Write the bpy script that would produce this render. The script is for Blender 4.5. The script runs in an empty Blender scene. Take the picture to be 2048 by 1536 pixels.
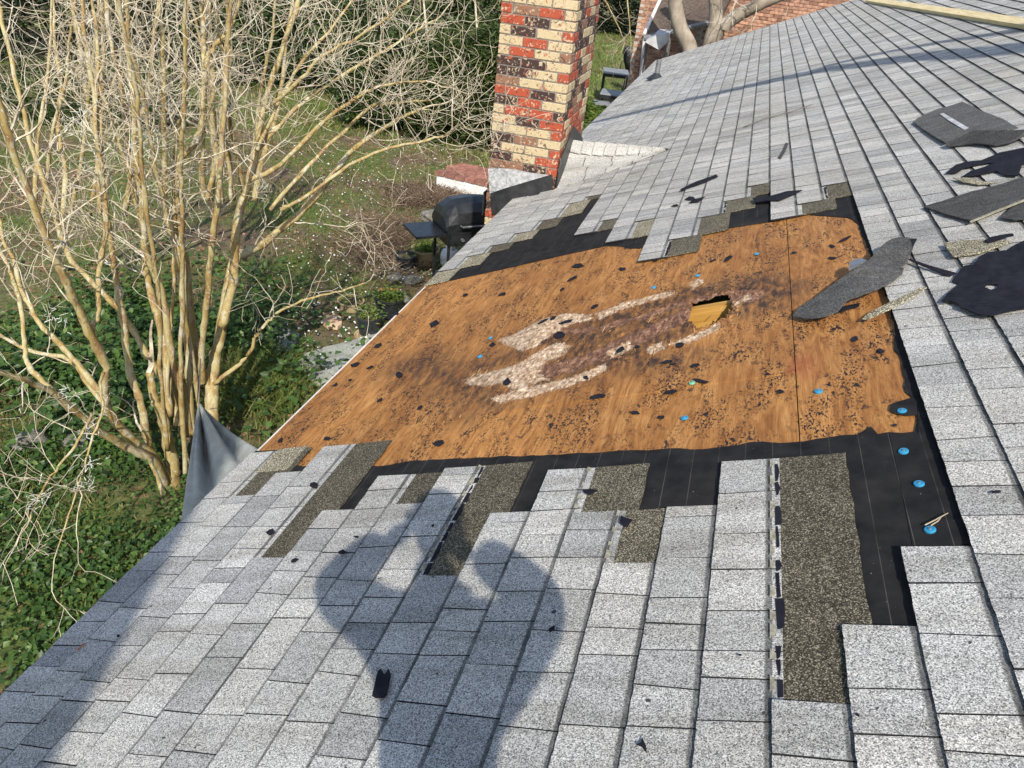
import bpy, bmesh, math, random
import numpy as np
from mathutils import Vector, Matrix
from mathutils.geometry import tessellate_polygon
random.seed(7); rng = np.random.default_rng(7)
scene = bpy.context.scene; C = scene.collection

# ------------------------------------------------------------------ camera (solved from the roof's vanishing points)
F = 1510.5; TH = math.radians(23.86); CZ = 4.86; HR = 1.335
e = Vector((.28400575, -.47835049, .83097626)).normalized()
s = Vector((-.9108362, .13614236, .38966996)); s = (s - e * s.dot(e)).normalized()
n = s.cross(e).normalized()
if n.y < 0: n = -n
WZ = -(math.sin(TH) * s + math.cos(TH) * n); WY = e; WX = WY.cross(WZ)
M = Matrix((WX, WY, WZ))                      # camera axes (x right, y down, z forward) -> world
CAM = Vector((0, 0, CZ))
cam = bpy.data.cameras.new('camera'); co = bpy.data.objects.new('camera', cam); C.objects.link(co)
cam.sensor_width = 36; cam.lens = 36 * F / 2048; cam.clip_start = .02; cam.clip_end = 600
cx, cy, cz = M @ Vector((1, 0, 0)), M @ Vector((0, -1, 0)), M @ Vector((0, 0, -1))
mw = Matrix((cx, cy, cz)).transposed().to_4x4(); mw.translation = CAM; co.matrix_world = mw
scene.camera = co

# ------------------------------------------------------------------ light
SUN_AZ = math.radians(20); SUN_EL = math.radians(42)
SD = Vector((math.sin(SUN_AZ) * math.cos(SUN_EL), -math.cos(SUN_AZ) * math.cos(SUN_EL), math.sin(SUN_EL)))  # towards the sun
w = bpy.data.worlds.new('World'); scene.world = w; w.use_nodes = True
nt = w.node_tree; sky = nt.nodes.new('ShaderNodeTexSky'); sky.sky_type = 'NISHITA'; sky.sun_disc = False
sky.sun_elevation = SUN_EL; sky.sun_rotation = math.atan2(SD.x, SD.y); sky.air_density = 1.0; sky.dust_density = 1.2
bg = nt.nodes['Background']; nt.links.new(sky.outputs[0], bg.inputs[0]); bg.inputs[1].default_value = .15
sl = bpy.data.lights.new('sun', 'SUN'); so = bpy.data.objects.new('sun', sl); C.objects.link(so)
sl.energy = 4.1; sl.angle = math.radians(.53); sl.color = (1, .945, .86)
so.rotation_euler = SD.to_track_quat('Z', 'Y').to_euler(); so.location = (3, -6, 14)
scene.view_settings.view_transform = 'Standard'; scene.view_settings.look = 'None'
scene.view_settings.exposure = .42; scene.view_settings.gamma = 1

# ------------------------------------------------------------------ pixel helpers (a pixel gives a direction; the roof, ground or wall gives the distance)
FOOT = CAM + Vector((HR * math.sin(TH), 0, -HR * math.cos(TH)))
BX = Vector((math.cos(TH), 0, math.sin(TH))); AY = Vector((0, 1, 0)); NN = Vector((-math.sin(TH), 0, math.cos(TH)))
RM = Matrix((BX, AY, NN)).transposed().to_4x4(); RM.translation = FOOT        # roof-local: x up the slope, y along the eave, z out of the roof
RMI = RM.inverted()
def ray(x, y): return (M @ Vector(((x - 1024) / F, (y - 768) / F, 1)))
def onroof(x, y, h=0.0):                       # roof-local point seen at a pixel, h above the roof plane
    d = ray(x, y); t = ((FOOT + NN * h) - CAM).dot(NN) / d.dot(NN)
    return RMI @ (CAM + d * t)
def onz(x, y, z=0.0):
    d = ray(x, y); return CAM + d * ((z - CZ) / d.z)
def onY(x, y, Y):
    d = ray(x, y); return CAM + d * (Y / d.y)
def onX(x, y, X):
    d = ray(x, y); return CAM + d * (X / d.x)
def atD(x, y, D):
    d = ray(x, y); return CAM + d * (D / math.hypot(d.x, d.y))
def RW(b, a, h=0.0): return RM @ Vector((b, a, h))

# ------------------------------------------------------------------ object helpers
def tag(o, label, cat, group=None):
    o['label'] = label; o['category'] = cat
    if group: o['group'] = group
    return o
def empty(name, loc=(0, 0, 0), label=None, cat=None, group=None, mat=None):
    o = bpy.data.objects.new(name, None); C.objects.link(o); o.empty_display_size = .1
    if mat is not None: o.matrix_world = mat
    else: o.location = loc
    if label: tag(o, label, cat, group)
    return o
def mesh(name, v, f, m, parent=None, attr=None, smooth=False, kind=None):
    me = bpy.data.meshes.new(name)
    me.from_pydata([tuple(p) for p in v], [], [tuple(q) for q in f])
    o = bpy.data.objects.new(name, me); C.objects.link(o)
    if m: me.materials.append(m)
    if parent: o.parent = parent
    if attr:
        for k, vals in attr.items():
            a = me.attributes.new(k, 'FLOAT', 'POINT'); a.data.foreach_set('value', np.asarray(vals, dtype=np.float32))
    if smooth: me.polygons.foreach_set('use_smooth', [True] * len(me.polygons))
    if kind: o['kind'] = kind
    return o
def npmesh(name, v, f, m, parent=None, attr=None, kind=None, smooth=False):    # v (n,3), f (k,3|4) numpy
    me = bpy.data.meshes.new(name); v = np.asarray(v, np.float32); f = np.asarray(f, np.int32)
    me.vertices.add(len(v)); me.vertices.foreach_set('co', v.ravel())
    k = f.shape[1]; me.loops.add(f.size); me.loops.foreach_set('vertex_index', f.ravel())
    me.polygons.add(len(f)); me.polygons.foreach_set('loop_start', np.arange(0, f.size, k, dtype=np.int32))
    me.polygons.foreach_set('loop_total', np.full(len(f), k, np.int32))
    if smooth: me.polygons.foreach_set('use_smooth', np.ones(len(f), bool))
    if attr:
        for nm, vals in attr.items():
            a = me.attributes.new(nm, 'FLOAT', 'POINT'); a.data.foreach_set('value', np.asarray(vals, np.float32))
    me.update(calc_edges=True); me.validate()
    me.materials.append(m); o = bpy.data.objects.new(name, me); C.objects.link(o)
    if parent: o.parent = parent
    if kind: o['kind'] = kind
    return o
class MB:
    def __init__(self): self.v = []; self.f = []; self.t = []
    def add(self, v, f, tone=0.5):
        k = len(self.v); self.v += [tuple(p) for p in v]; self.f += [tuple(i + k for i in q) for q in f]; self.t += [tone] * len(v)
        return self
    def box(self, lo, hi, tone=.5, jit=0, mat=None):
        x0, y0, z0 = lo; x1, y1, z1 = hi
        v = [Vector((x, y, z)) for z in (z0, z1) for x, y in ((x0, y0), (x1, y0), (x1, y1), (x0, y1))]
        if jit: v = [p + Vector([random.uniform(-jit, jit) for _ in range(3)]) for p in v]
        if mat is not None: v = [mat @ p for p in v]
        return self.add(v, [(3, 2, 1, 0), (4, 5, 6, 7), (0, 1, 5, 4), (1, 2, 6, 5), (2, 3, 7, 6), (3, 0, 4, 7)], tone)
    def tube(self, pts, rad, sides=6, tone=.5, cap=True):
        pts = [Vector(p) for p in pts]; rings = []; k = len(self.v); up = Vector((.31, .17, .93))
        if not hasattr(rad, '__len__'): rad = [rad] * len(pts)
        for i, p in enumerate(pts):
            d = (pts[min(i + 1, len(pts) - 1)] - pts[max(i - 1, 0)]).normalized()
            a = d.cross(up if abs(d.dot(up)) < .95 else Vector((1, 0, 0))).normalized(); b = d.cross(a)
            for q in range(sides):
                an = 2 * math.pi * q / sides; self.v.append(tuple(p + (a * math.cos(an) + b * math.sin(an)) * rad[i]))
                self.t.append(tone)
        for i in range(len(pts) - 1):
            for q in range(sides):
                r = (q + 1) % sides; self.f.append((k + i * sides + q, k + i * sides + r, k + (i + 1) * sides + r, k + (i + 1) * sides + q))
        if cap and sides > 2:
            self.f.append(tuple(k + q for q in range(sides))[::-1]); self.f.append(tuple(k + (len(pts) - 1) * sides + q for q in range(sides)))
        return self
    def lathe(self, prof, center, sides=20, tone=.5, axis=None):
        k = len(self.v); c = Vector(center)
        for r, z in prof:
            for q in range(sides):
                an = 2 * math.pi * q / sides; self.v.append(tuple(c + Vector((r * math.cos(an), r * math.sin(an), z)))); self.t.append(tone)
        for i in range(len(prof) - 1):
            for q in range(sides):
                r = (q + 1) % sides; self.f.append((k + i * sides + q, k + i * sides + r, k + (i + 1) * sides + r, k + (i + 1) * sides + q))
        return self
    def build(self, name, m, parent=None, smooth=False, kind=None):
        return mesh(name, self.v, self.f, m, parent, {'tone': self.t}, smooth, kind)

# ------------------------------------------------------------------ materials
class NT:
    def __init__(self, name, rough=.8, spec=.3):
        self.m = bpy.data.materials.new(name); self.m.use_nodes = True; self.t = self.m.node_tree
        self.b = self.t.nodes['Principled BSDF']; self.b.inputs['Roughness'].default_value = rough
        self.b.inputs['Specular IOR Level'].default_value = spec; self.tc = None
    def n(self, typ, **k):
        x = self.t.nodes.new(typ)
        for a, v in k.items(): setattr(x, a, v)
        return x
    def l(self, a, b): self.t.links.new(a, b)
    def co(self, scale=(1, 1, 1), rot=(0, 0, 0)):
        if not self.tc: self.tc = self.n('ShaderNodeTexCoord')
        mp = self.n('ShaderNodeMapping'); mp.inputs['Scale'].default_value = scale; mp.inputs['Rotation'].default_value = rot
        self.l(self.tc.outputs['Object'], mp.inputs[0]); return mp.outputs[0]
    def noise(self, scale, detail=3, rough=.55, vec=None, dist=0.):
        x = self.n('ShaderNodeTexNoise'); x.inputs['Scale'].default_value = scale; x.inputs['Detail'].default_value = detail
        x.inputs['Roughness'].default_value = rough; x.inputs['Distortion'].default_value = dist
        self.l(vec if vec is not None else self.co(), x.inputs['Vector']); return x.outputs['Fac']
    def vor(self, scale, vec=None, out='Color'):
        x = self.n('ShaderNodeTexVoronoi'); x.inputs['Scale'].default_value = scale
        self.l(vec if vec is not None else self.co(), x.inputs['Vector']); return x.outputs[out]
    def ramp(self, fac, stops, interp='LINEAR'):
        r = self.n('ShaderNodeValToRGB'); cr = r.color_ramp; cr.interpolation = interp
        while len(cr.elements) < len(stops): cr.elements.new(.5)
        for el, (p, c) in zip(cr.elements, stops):
            el.position = p; el.color = (*c, 1) if len(c) == 3 else c
        self.l(fac, r.inputs[0]); return r.outputs[0]
    def val(self, fac, a, b):                    # 0..1 step as grey
        return self.ramp(fac, [(a, (0, 0, 0)), (b, (1, 1, 1))] if a < b else [(b, (1, 1, 1)), (a, (0, 0, 0))])
    def mix(self, fac, a, b, mode='MIX'):
        x = self.n('ShaderNodeMix'); x.data_type = 'RGBA'; x.blend_type = mode
        for sock, v in ((x.inputs[0], fac), (x.inputs[6], a), (x.inputs[7], b)):
            if isinstance(v, (int, float)): sock.default_value = v
            elif isinstance(v, tuple): sock.default_value = (*v, 1)
            else: self.l(v, sock)
        return x.outputs[2]
    def attr(self, name):
        x = self.n('ShaderNodeAttribute'); x.attribute_name = name; return x.outputs['Fac']
    def math(self, op, a, b=0.):
        x = self.n('ShaderNodeMath'); x.operation = op
        for sock, v in ((x.inputs[0], a), (x.inputs[1], b)):
            if isinstance(v, (int, float)): sock.default_value = v
            else: self.l(v, sock)
        return x.outputs[0]
    def sep(self, vec):
        x = self.n('ShaderNodeSeparateXYZ'); self.l(vec, x.inputs[0]); return x.outputs
    def done(self, col, bump=None, strength=.4, dist=.002, rough=None):
        if isinstance(col, tuple): self.b.inputs['Base Color'].default_value = (*col, 1)
        else: self.l(col, self.b.inputs['Base Color'])
        if rough is not None: self.l(rough, self.b.inputs['Roughness'])
        if bump is not None:
            x = self.n('ShaderNodeBump'); x.inputs['Strength'].default_value = strength; x.inputs['Distance'].default_value = dist
            self.l(bump, x.inputs['Height']); self.l(x.outputs[0], self.b.inputs['Normal'])
        return self.m
def g(v): return (v, v, v)

def mat_shingle(name='granule_shingle', lines=True):
    N = NT(name, .92, .2); v = N.co()
    gr = N.vor(430, v); gv = N.sep(gr)[0]
    spk = N.ramp(gv, [(0, (.10, .098, .094)), (.2, (.24, .237, .228)), (.45, (.42, .413, .395)), (.72, (.57, .557, .53)), (.93, (.76, .742, .705))])
    tone = N.ramp(N.attr('tone'), [(0, (.72, .73, .74)), (.5, (.95, .95, .94)), (1, (1.14, 1.13, 1.10))])
    c = N.mix(1, spk, tone, 'MULTIPLY')
    st = N.noise(3.2, 5, .6, N.co((.42, 3.4, 1)))                        # rain streaks down the slope
    c = N.mix(1, c, N.ramp(st, [(.28, (.70, .69, .66)), (.52, (1, 1, 1)), (.8, (1.12, 1.12, 1.12))]), 'MULTIPLY')
    pa = N.noise(1.1, 4, .6); c = N.mix(1, c, N.ramp(pa, [(.3, (.86, .84, .79)), (.65, (1.06, 1.06, 1.06))]), 'MULTIPLY')
    sp = N.noise(38, 2, .5); c = N.mix(N.val(sp, .73, .76), c, (.06, .058, .055))
    if lines:                                    # uneven dark band along the upper end of each course
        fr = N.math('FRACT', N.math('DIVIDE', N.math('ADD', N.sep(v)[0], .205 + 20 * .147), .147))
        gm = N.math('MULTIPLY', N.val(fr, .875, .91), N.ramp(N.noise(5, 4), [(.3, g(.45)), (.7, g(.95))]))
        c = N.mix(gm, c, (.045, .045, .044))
    return N.done(c, gv, .75, .0025)
def mat_headlap():
    N = NT('unweathered_shingle', .9, .25); v = N.co()
    gv = N.sep(N.vor(400, v))[0]
    spk = N.ramp(gv, [(0, (.018, .016, .012)), (.45, (.055, .048, .036)), (.75, (.12, .108, .08)), (.97, (.34, .32, .26))])
    c = N.mix(1, spk, N.ramp(N.attr('tone'), [(0, (.62, .62, .66)), (.5, (1, .97, .9)), (1, (2.7, 2.7, 2.55))]), 'MULTIPLY')
    c = N.mix(1, c, N.ramp(N.noise(9, 4, .6), [(.3, (.78, .76, .72)), (.7, (1.2, 1.18, 1.12))]), 'MULTIPLY')
    return N.done(c, gv, .7, .0025)
def mat_felt():
    N = NT('black_felt', .92, .12)
    c = N.ramp(N.noise(14, 5, .6), [(.3, (.010, .010, .011)), (.7, (.026, .025, .025))])
    c = N.mix(N.val(N.noise(2.1, 4, .6), .5, .75), c, (.036, .033, .030))
    sp = N.noise(120, 2, .5); c = N.mix(N.val(sp, .76, .8), c, (.28, .27, .25))
    a = N.sep(N.co())[1]
    ln = N.math('ABSOLUTE', N.math('SUBTRACT', N.math('FRACT', N.math('DIVIDE', N.sep(N.co())[0], .0815)), .5))
    c = N.mix(N.val(N.math('MULTIPLY', N.math('LESS_THAN', ln, .012), N.noise(7, 3)), .3, .7), c, (.10, .09, .08))
    return N.done(c, N.noise(40, 4), .25, .004)
def mat_scrapfelt():
    N = NT('torn_black_felt', .9, .12)
    c = N.ramp(N.noise(24, 4, .6), [(.3, (.009, .009, .014)), (.7, (.022, .022, .029))])
    return N.done(c, N.noise(30, 4), .4, .006)
def mat_shingleback():
    N = NT('shingle_backing', .88, .25); gv = N.sep(N.vor(330))[0]
    c = N.ramp(gv, [(0, (.03, .029, .027)), (.6, (.062, .060, .056)), (.95, (.13, .126, .118))])
    c = N.mix(1, c, N.ramp(N.noise(6, 4, .6, N.co((1, 4, 1))), [(.3, g(.7)), (.7, g(1.25))]), 'MULTIPLY')
    c = N.mix(1, c, N.ramp(N.attr('tone'), [(0, g(.5)), (.5, g(1)), (1, g(3.2))]), 'MULTIPLY')
    return N.done(c, gv, .5, .002)
def mat_ply():
    N = NT('weathered_plywood', .68, .3)
    v = N.co((7, 1.0, 1)); wv = N.noise(1.6, 4, .6, N.co((1.2, .5, 1)))
    gsrc = N.noise(2.6, 7, .62, v, 2.6)
    c = N.ramp(gsrc, [(.25, (.20, .078, .020)), (.40, (.34, .145, .038)), (.55, (.47, .22, .064)), (.75, (.60, .33, .12))])
    fine = N.noise(3.5, 5, .6, N.co((90, 4, 1))); c = N.mix(1, c, N.ramp(fine, [(.3, (.74, .68, .6)), (.55, g(1)), (.8, g(1.08))]), 'MULTIPLY')
    c = N.mix(1, c, N.ramp(wv, [(.28, (.60, .50, .42)), (.5, (.95, .93, .9)), (.75, (1.22, 1.2, 1.15))]), 'MULTIPLY')
    # knots
    kv = N.vor(2.2, N.co((1, .75, 1)), 'Distance'); c = N.mix(N.val(kv, .075, .03), c, (.10, .028, .010))
    # tar specks left by the felt, in bands and clusters
    sp = N.noise(95, 3, .6, N.co((1.5, .8, 1))); cl = N.noise(4.5, 4, .65, N.co((1.6, .7, 1)))
    c = N.mix(N.math('MULTIPLY', N.val(sp, .53, .575), N.val(cl, .43, .58)), c, (.014, .011, .010))
    sp2 = N.noise(34, 3, .6, N.co((1.4, .8, 1))); c = N.mix(N.math('MULTIPLY', N.val(sp2, .60, .64), N.val(cl, .38, .56)), c, (.02, .014, .012))
    # damp dark stain and rot, shapes stored on the sheet
    wet = N.attr('stain'); c = N.mix(N.math('MULTIPLY', wet, N.val(N.noise(16, 5, .65, N.co((2.2, .8, 1))), .30, .62)), c, (.045, .024, .016))
    rot = N.val(N.math('ADD', N.math('MULTIPLY', N.attr('rot'), .7), N.math('MULTIPLY', N.noise(38, 5, .7, N.co((1.5, .7, 1))), .6)), .55, .78); rc = N.ramp(N.noise(26, 6, .7, N.co((2, .7, 1))), [(.3, (.04, .02, .013)), (.46, (.13, .062, .036)), (.6, (.27, .145, .085)), (.8, (.46, .30, .19))])
    c = N.mix(rot, c, rc)
    pale = N.val(N.math('ADD', N.math('MULTIPLY', N.attr('pale'), .55), N.math('MULTIPLY', N.noise(44, 6, .78, N.co((1.6, .75, 1)), 1.2), 1.0)), .80, .88); pc = N.ramp(N.noise(42, 5, .7, N.co((1.6, .7, 1))), [(.34, (.13, .07, .04)), (.5, (.42, .29, .18)), (.66, (.66, .54, .40))])
    c = N.mix(pale, c, pc)
    red = N.attr('red'); c = N.mix(N.math('MULTIPLY', red, .75), c, (.26, .03, .022))
    bh = N.math('ADD', N.math('MULTIPLY', fine, .6), N.math('MULTIPLY', N.noise(55, 5, .7), N.math('ADD', .25, N.math('MULTIPLY', rot, 2.5))))
    return N.done(c, bh, .6, .004)
def mat_simple(name, stops, scale=8, detail=4, rough=.8, spec=.3, bump=0, bscale=None, aniso=(1, 1, 1), dist=.01, metal=0, tone=None):
    N = NT(name, rough, spec); c = N.ramp(N.noise(scale, detail, .6, N.co(aniso)), stops)
    if tone: c = N.mix(1, c, N.ramp(N.attr('tone'), [(0, tone[0]), (1, tone[1])]), 'MULTIPLY')
    N.b.inputs['Metallic'].default_value = metal
    return N.done(c, N.noise(bscale or scale * 3, 4, .6, N.co(aniso)) if bump else None, bump, dist)
def mat_brick():
    N = NT('tumbled_brick', .9, .2); t = N.attr('tone')
    base = N.ramp(t, [(0, (.055, .034, .03)), (.26, (.115, .062, .046)), (.3, (.36, .075, .038)), (.5, (.40, .105, .055)), (.53, (.50, .40, .24)), (.8, (.60, .50, .33)), (.84, (.24, .13, .08)), (1, (.21, .125, .085))], 'CONSTANT')
    sh = N.n('ShaderNodeVectorMath', operation='ADD'); N.l(N.co(), sh.inputs[0])
    cb = N.n('ShaderNodeCombineXYZ'); N.l(N.math('MULTIPLY', t, 37.), cb.inputs[0]); N.l(N.math('MULTIPLY', t, 91.), cb.inputs[2]); N.l(cb.outputs[0], sh.inputs[1])
    v = sh.outputs[0]
    n1 = N.noise(19, 4, .6, v, 1.6); n2 = N.noise(23, 4, .6, v, 1.8); n3 = N.noise(17, 4, .6, v, 1.2)
    c = N.mix(N.math('MULTIPLY', N.val(n1, .57, .62), .85), base, (.55, .46, .31)); c = N.mix(N.math('MULTIPLY', N.val(n3, .60, .64), .85), c, (.36, .10, .055))
    c = N.mix(N.math('MULTIPLY', N.val(n2, .585, .63), .88), c, (.06, .038, .033))
    return N.done(c, N.noise(60, 5, .7, v), .6, .004)
def mat_mortar(): return mat_simple('old_mortar', [(.3, (.13, .105, .085)), (.7, (.27, .235, .20))], 30, rough=.95, bump=.5, dist=.004)
def leafmat(name, stops, trans=.35, rough=.55):
    N = NT(name, rough, .35); c = N.ramp(N.attr('tone'), stops)
    N.l(c, N.b.inputs['Base Color']); tr = N.n('ShaderNodeBsdfTranslucent'); N.l(c, tr.inputs[0])
    mx = N.n('ShaderNodeMixShader'); mx.inputs[0].default_value = trans
    N.l(N.b.outputs[0], mx.inputs[1]); N.l(tr.outputs[0], mx.inputs[2])
    N.l(mx.outputs[0], N.t.nodes['Material Output'].inputs['Surface']); return N.m
def mat_bark():
    N = NT('crape_myrtle_bark', .75, .3)
    c = N.ramp(N.noise(5, 5, .65, N.co((1.6, 1.6, .5)), .6), [(.28, (.17, .09, .035)), (.40, (.31, .215, .07)), (.52, (.40, .32, .135)), (.64, (.47, .425, .245)), (.82, (.40, .38, .27))])
    c = N.mix(N.math('MULTIPLY', N.val(N.noise(9, 5, .7, N.co((1.5, 1.5, .6)), 1.), .52, .62), .8), c, (.27, .15, .075))
    c = N.mix(N.math('MULTIPLY', N.val(N.noise(7, 5, .7, N.co((1.3, 1.3, .7)), .5), .54, .66), .75), c, (.56, .53, .42))
    c = N.mix(N.val(N.noise(46, 4, .65), .60, .68), c, (.52, .53, .46))
    c = N.mix(N.val(N.noise(20, 5, .75, N.co((2.2, 2.2, .5))), .60, .70), c, (.075, .045, .028))
    return N.done(c, N.noise(40, 4, .6, N.co((2, 2, .5))), .35, .004)
def mat_twig():
    N = NT('lichened_twig', .85, .2)
    c = N.ramp(N.noise(9, 4, .6), [(.3, (.27, .21, .13)), (.5, (.50, .43, .31)), (.72, (.68, .64, .54))])
    return N.done(c)
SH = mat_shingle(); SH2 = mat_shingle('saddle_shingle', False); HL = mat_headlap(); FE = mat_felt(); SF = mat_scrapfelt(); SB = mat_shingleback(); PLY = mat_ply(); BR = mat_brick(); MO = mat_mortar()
BARK = mat_bark(); TWIG = mat_twig()
METAL_BLACK = mat_simple('black_flashing', [(.35, (.016, .017, .018)), (.7, (.04, .042, .043))], 12, rough=.45, spec=.5, bump=.15, dist=.004)
CEMENT = mat_simple('cement_wash', [(.3, (.26, .265, .27)), (.5, (.42, .42, .42)), (.75, (.62, .62, .61))], 22, 5, .95, .2, .8, 40, dist=.01)
LUMBER = mat_simple('new_lumber', [(.3, (.56, .42, .20)), (.55, (.70, .57, .31)), (.8, (.78, .67, .42))], 3, 5, .7, .3, .15, aniso=(9, .6, 9))
RAFT = mat_simple('rafter_wood', [(.3, (.33, .16, .03)), (.55, (.48, .26, .06)), (.8, (.60, .36, .11))], 3, 5, .6, .3, .2, aniso=(1, 14, 14))
BLUE = mat_simple('blue_plastic_cap', [(.3, (.02, .19, .36)), (.7, (.04, .29, .47))], 60, rough=.5, spec=.4)
GREENP = mat_simple('green_plastic_cap', [(.3, (.10, .40, .26)), (.7, (.16, .5, .33))], 60, rough=.5)
GALV = mat_simple('galvanised_metal', [(.3, (.16, .165, .17)), (.7, (.34, .34, .34))], 20, rough=.5, spec=.5, metal=.6)
WHITE = mat_simple('aged_white_paint', [(.25, (.50, .47, .41)), (.5, (.74, .72, .68)), (.8, (.80, .79, .76))], 6, 5, .7)
SHCHIP = mat_simple('wood_splinter', [(.3, (.36, .20, .08)), (.7, (.66, .47, .24))], 20, rough=.8)
STONE = mat_simple('field_stone', [(.3, (.08, .078, .062)), (.5, (.17, .16, .13)), (.75, (.32, .31, .27))], 9, 6, .95, .2, .8, 20, dist=.02)
SLAB = mat_simple('concrete_slab', [(.3, (.20, .205, .17)), (.55, (.34, .345, .30)), (.8, (.47, .47, .42))], 5, 6, .95, .2, .4, 60, dist=.004)
POT = mat_simple('black_nursery_plastic', [(.3, (.014, .017, .021)), (.7, (.032, .037, .044))], 14, rough=.45, spec=.5)
TAN = mat_simple('tan_ceramic', [(.3, (.30, .22, .11)), (.7, (.50, .40, .23))], 12, rough=.7)
TERRA = mat_simple('terracotta', [(.3, (.38, .12, .045)), (.7, (.56, .24, .11))], 14, rough=.85, bump=.3)
PEACH = mat_simple('pale_sandstone', [(.3, (.46, .26, .15)), (.5, (.62, .42, .27)), (.75, (.72, .55, .38))], 9, 5, .9, .2, .5)
LICHEN = mat_simple('pale_lichen', [(.3, (.40, .41, .34)), (.7, (.60, .60, .52))], 30, rough=.95, bump=.6, dist=.01)

# ------------------------------------------------------------------ house
house = empty('house', mat=RM.copy(), label='house with grey shingle roof stripped to bare plywood round a rotten hole', cat='house')
E = .147; B0 = -.205; EAVE = B0 - 16 * E; RIDGE = 4.3; ANEAR = -2.6; AFAR = 17.6
near = {2: 1.573, 1: 1.327, 0: 1.123, -1: 2.011, -2: 1.80, -3: 1.564, -4: 1.807, -5: 2.057, -6: 1.838, -7: 1.546, -8: 2.142, -9: 1.936,
        -10: 2.134, -11: 1.933, -12: 1.677, -13: 2.432, -14: 2.25, -15: 2.10, -16: 2.46}
far = {2: 4.87, 1: 4.60, 0: 4.41, -1: 5.26, -2: 5.03, -3: 4.78, -4: 4.44, -5: 4.155, -6: 5.02, -7: 4.68, -8: 5.25, -9: 5.03,
       -10: 6.13, -11: 6.05, -12: 5.685, -13: 5.457, -14: 5.26, -15: 5.11, -16: 4.87}
CHIM = (-2.07, -1.412, 6.84, 7.88)             # x0 x1 y0 y1 (world)
def drift(k): return EAVE + (k + 16) * E
def chim_block(b, a, pad=.0):                   # roof spots taken by the chimney and its saddle
    x = FOOT.x + b * BX.x
    if CHIM[0] - .1 < x < CHIM[1] + .02 and CHIM[2] - .03 < a < CHIM[3] + .02: return True
    u = (b + 2.13) / .95                        # saddle: diamond narrowing up the slope
    if 0 <= u < 1 and abs(a - 7.33) < .50 * (1 - u): return True
    return False
def tabverts(b0, a0, a1, sk0, sk1, lift, nseg, curl, over=.022):
    """one shingle tab: butt edge at b0 (raised), running up the slope under the next course"""
    zb = .0058 + lift; zt = -.0012; bt = b0 + E + over
    butt = []
    for i in range(nseg + 1):
        t = i / nseg; j = random.uniform(-.0014, .0014) if nseg > 1 else 0
        butt.append((b0 + j, a0 + (a1 - a0) * t, zb + curl * (2 * t - 1) ** 2 * .7 + (random.uniform(-.0006, .0006) if nseg > 1 else 0)))
    v = butt + [(bt, a1 + sk1, zt), (bt, a0 + sk0, zt)]
    m_ = len(v); low = [(p[0], p[1], -.0008) for p in butt] + [(bt, a1 + sk1, -.010), (bt, a0 + sk0, -.010)]
    v = v + low; f = [tuple(range(m_))[::-1]]
    for i in range(nseg): f.append((i, i + 1, m_ + i + 1, m_ + i))
    f.append((nseg, nseg + 1, m_ + nseg + 1, m_ + nseg)); f.append((nseg + 2, 0, m_, m_ + nseg + 2))
    return v, f
def edge_mats(o, nz=.5):                        # cut edges of a shingle are bare black asphalt
    me = o.data; me.materials.append(ASPH); nr = np.zeros(len(me.polygons) * 3, np.float32); me.polygons.foreach_get('normal', nr)
    me.polygons.foreach_set('material_index', (np.abs(nr.reshape(-1, 3)[:, 2]) < nz).astype(np.int32)); return o
ASPH = mat_simple('cut_asphalt_edge', [(.3, (.014, .014, .015)), (.7, (.045, .045, .046))], 90, rough=.9, spec=.15)
tabs = []                                       # (dist2, k, a0, a1, sk0, sk1, lift, tone, curl)
def onscreen(b, a):
    p = RW(b, a) - CAM; q = M.transposed() @ p
    if q.z < .05: return None
    return 1024 + F * q.x / q.z, 768 + F * q.y / q.z, q.length
for k in range(-16, 31):
    b = drift(k); a = ANEAR + random.uniform(0, .1); sk = 0; prev = .5
    bounds = []
    if k in near: bounds = [(ANEAR, near[k]), (far[k], AFAR)]
    else: bounds = [(ANEAR, AFAR)]
    for lo, hi in bounds:
        a = lo; sk = 0.
        while a < hi - .001:
            wd = random.choice([random.uniform(.075, .12), random.uniform(.10, .155), random.uniform(.13, .20)])
            if hi - (a + wd) < .05: wd = hi - a
            a1 = a + wd; sk1 = 0. if abs(a1 - hi) < 1e-6 else random.uniform(-.010, .010)
            mid = (a + a1) / 2
            if not chim_block(b + .07, mid):
                hi_l = random.random() < .5
                tone = random.gauss(.5, .27) + (.06 if hi_l else -.05)
                tabs.append([0, k, a + .0018, a1 - .0018, sk, sk1, .0022 if hi_l else 0., min(1, max(0, tone)), random.uniform(0, .0016)])
            a = a1; sk = sk1
for t in tabs:
    p = onscreen(drift(t[1]) + .07, (t[2] + t[3]) / 2)
    t[0] = p[2] if p and -40 < p[0] < 2090 and -40 < p[1] < 1580 else 999
tabs.sort(key=lambda t: t[0])
for t in tabs[:296]:
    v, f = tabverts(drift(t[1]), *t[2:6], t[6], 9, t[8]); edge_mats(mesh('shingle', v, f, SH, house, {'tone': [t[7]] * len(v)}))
mb = MB()
for t in tabs[296:]:
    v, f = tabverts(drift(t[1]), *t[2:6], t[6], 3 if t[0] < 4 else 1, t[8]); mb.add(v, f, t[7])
o = edge_mats(mb.build('shingles', SH, house, kind='stuff'))
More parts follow.
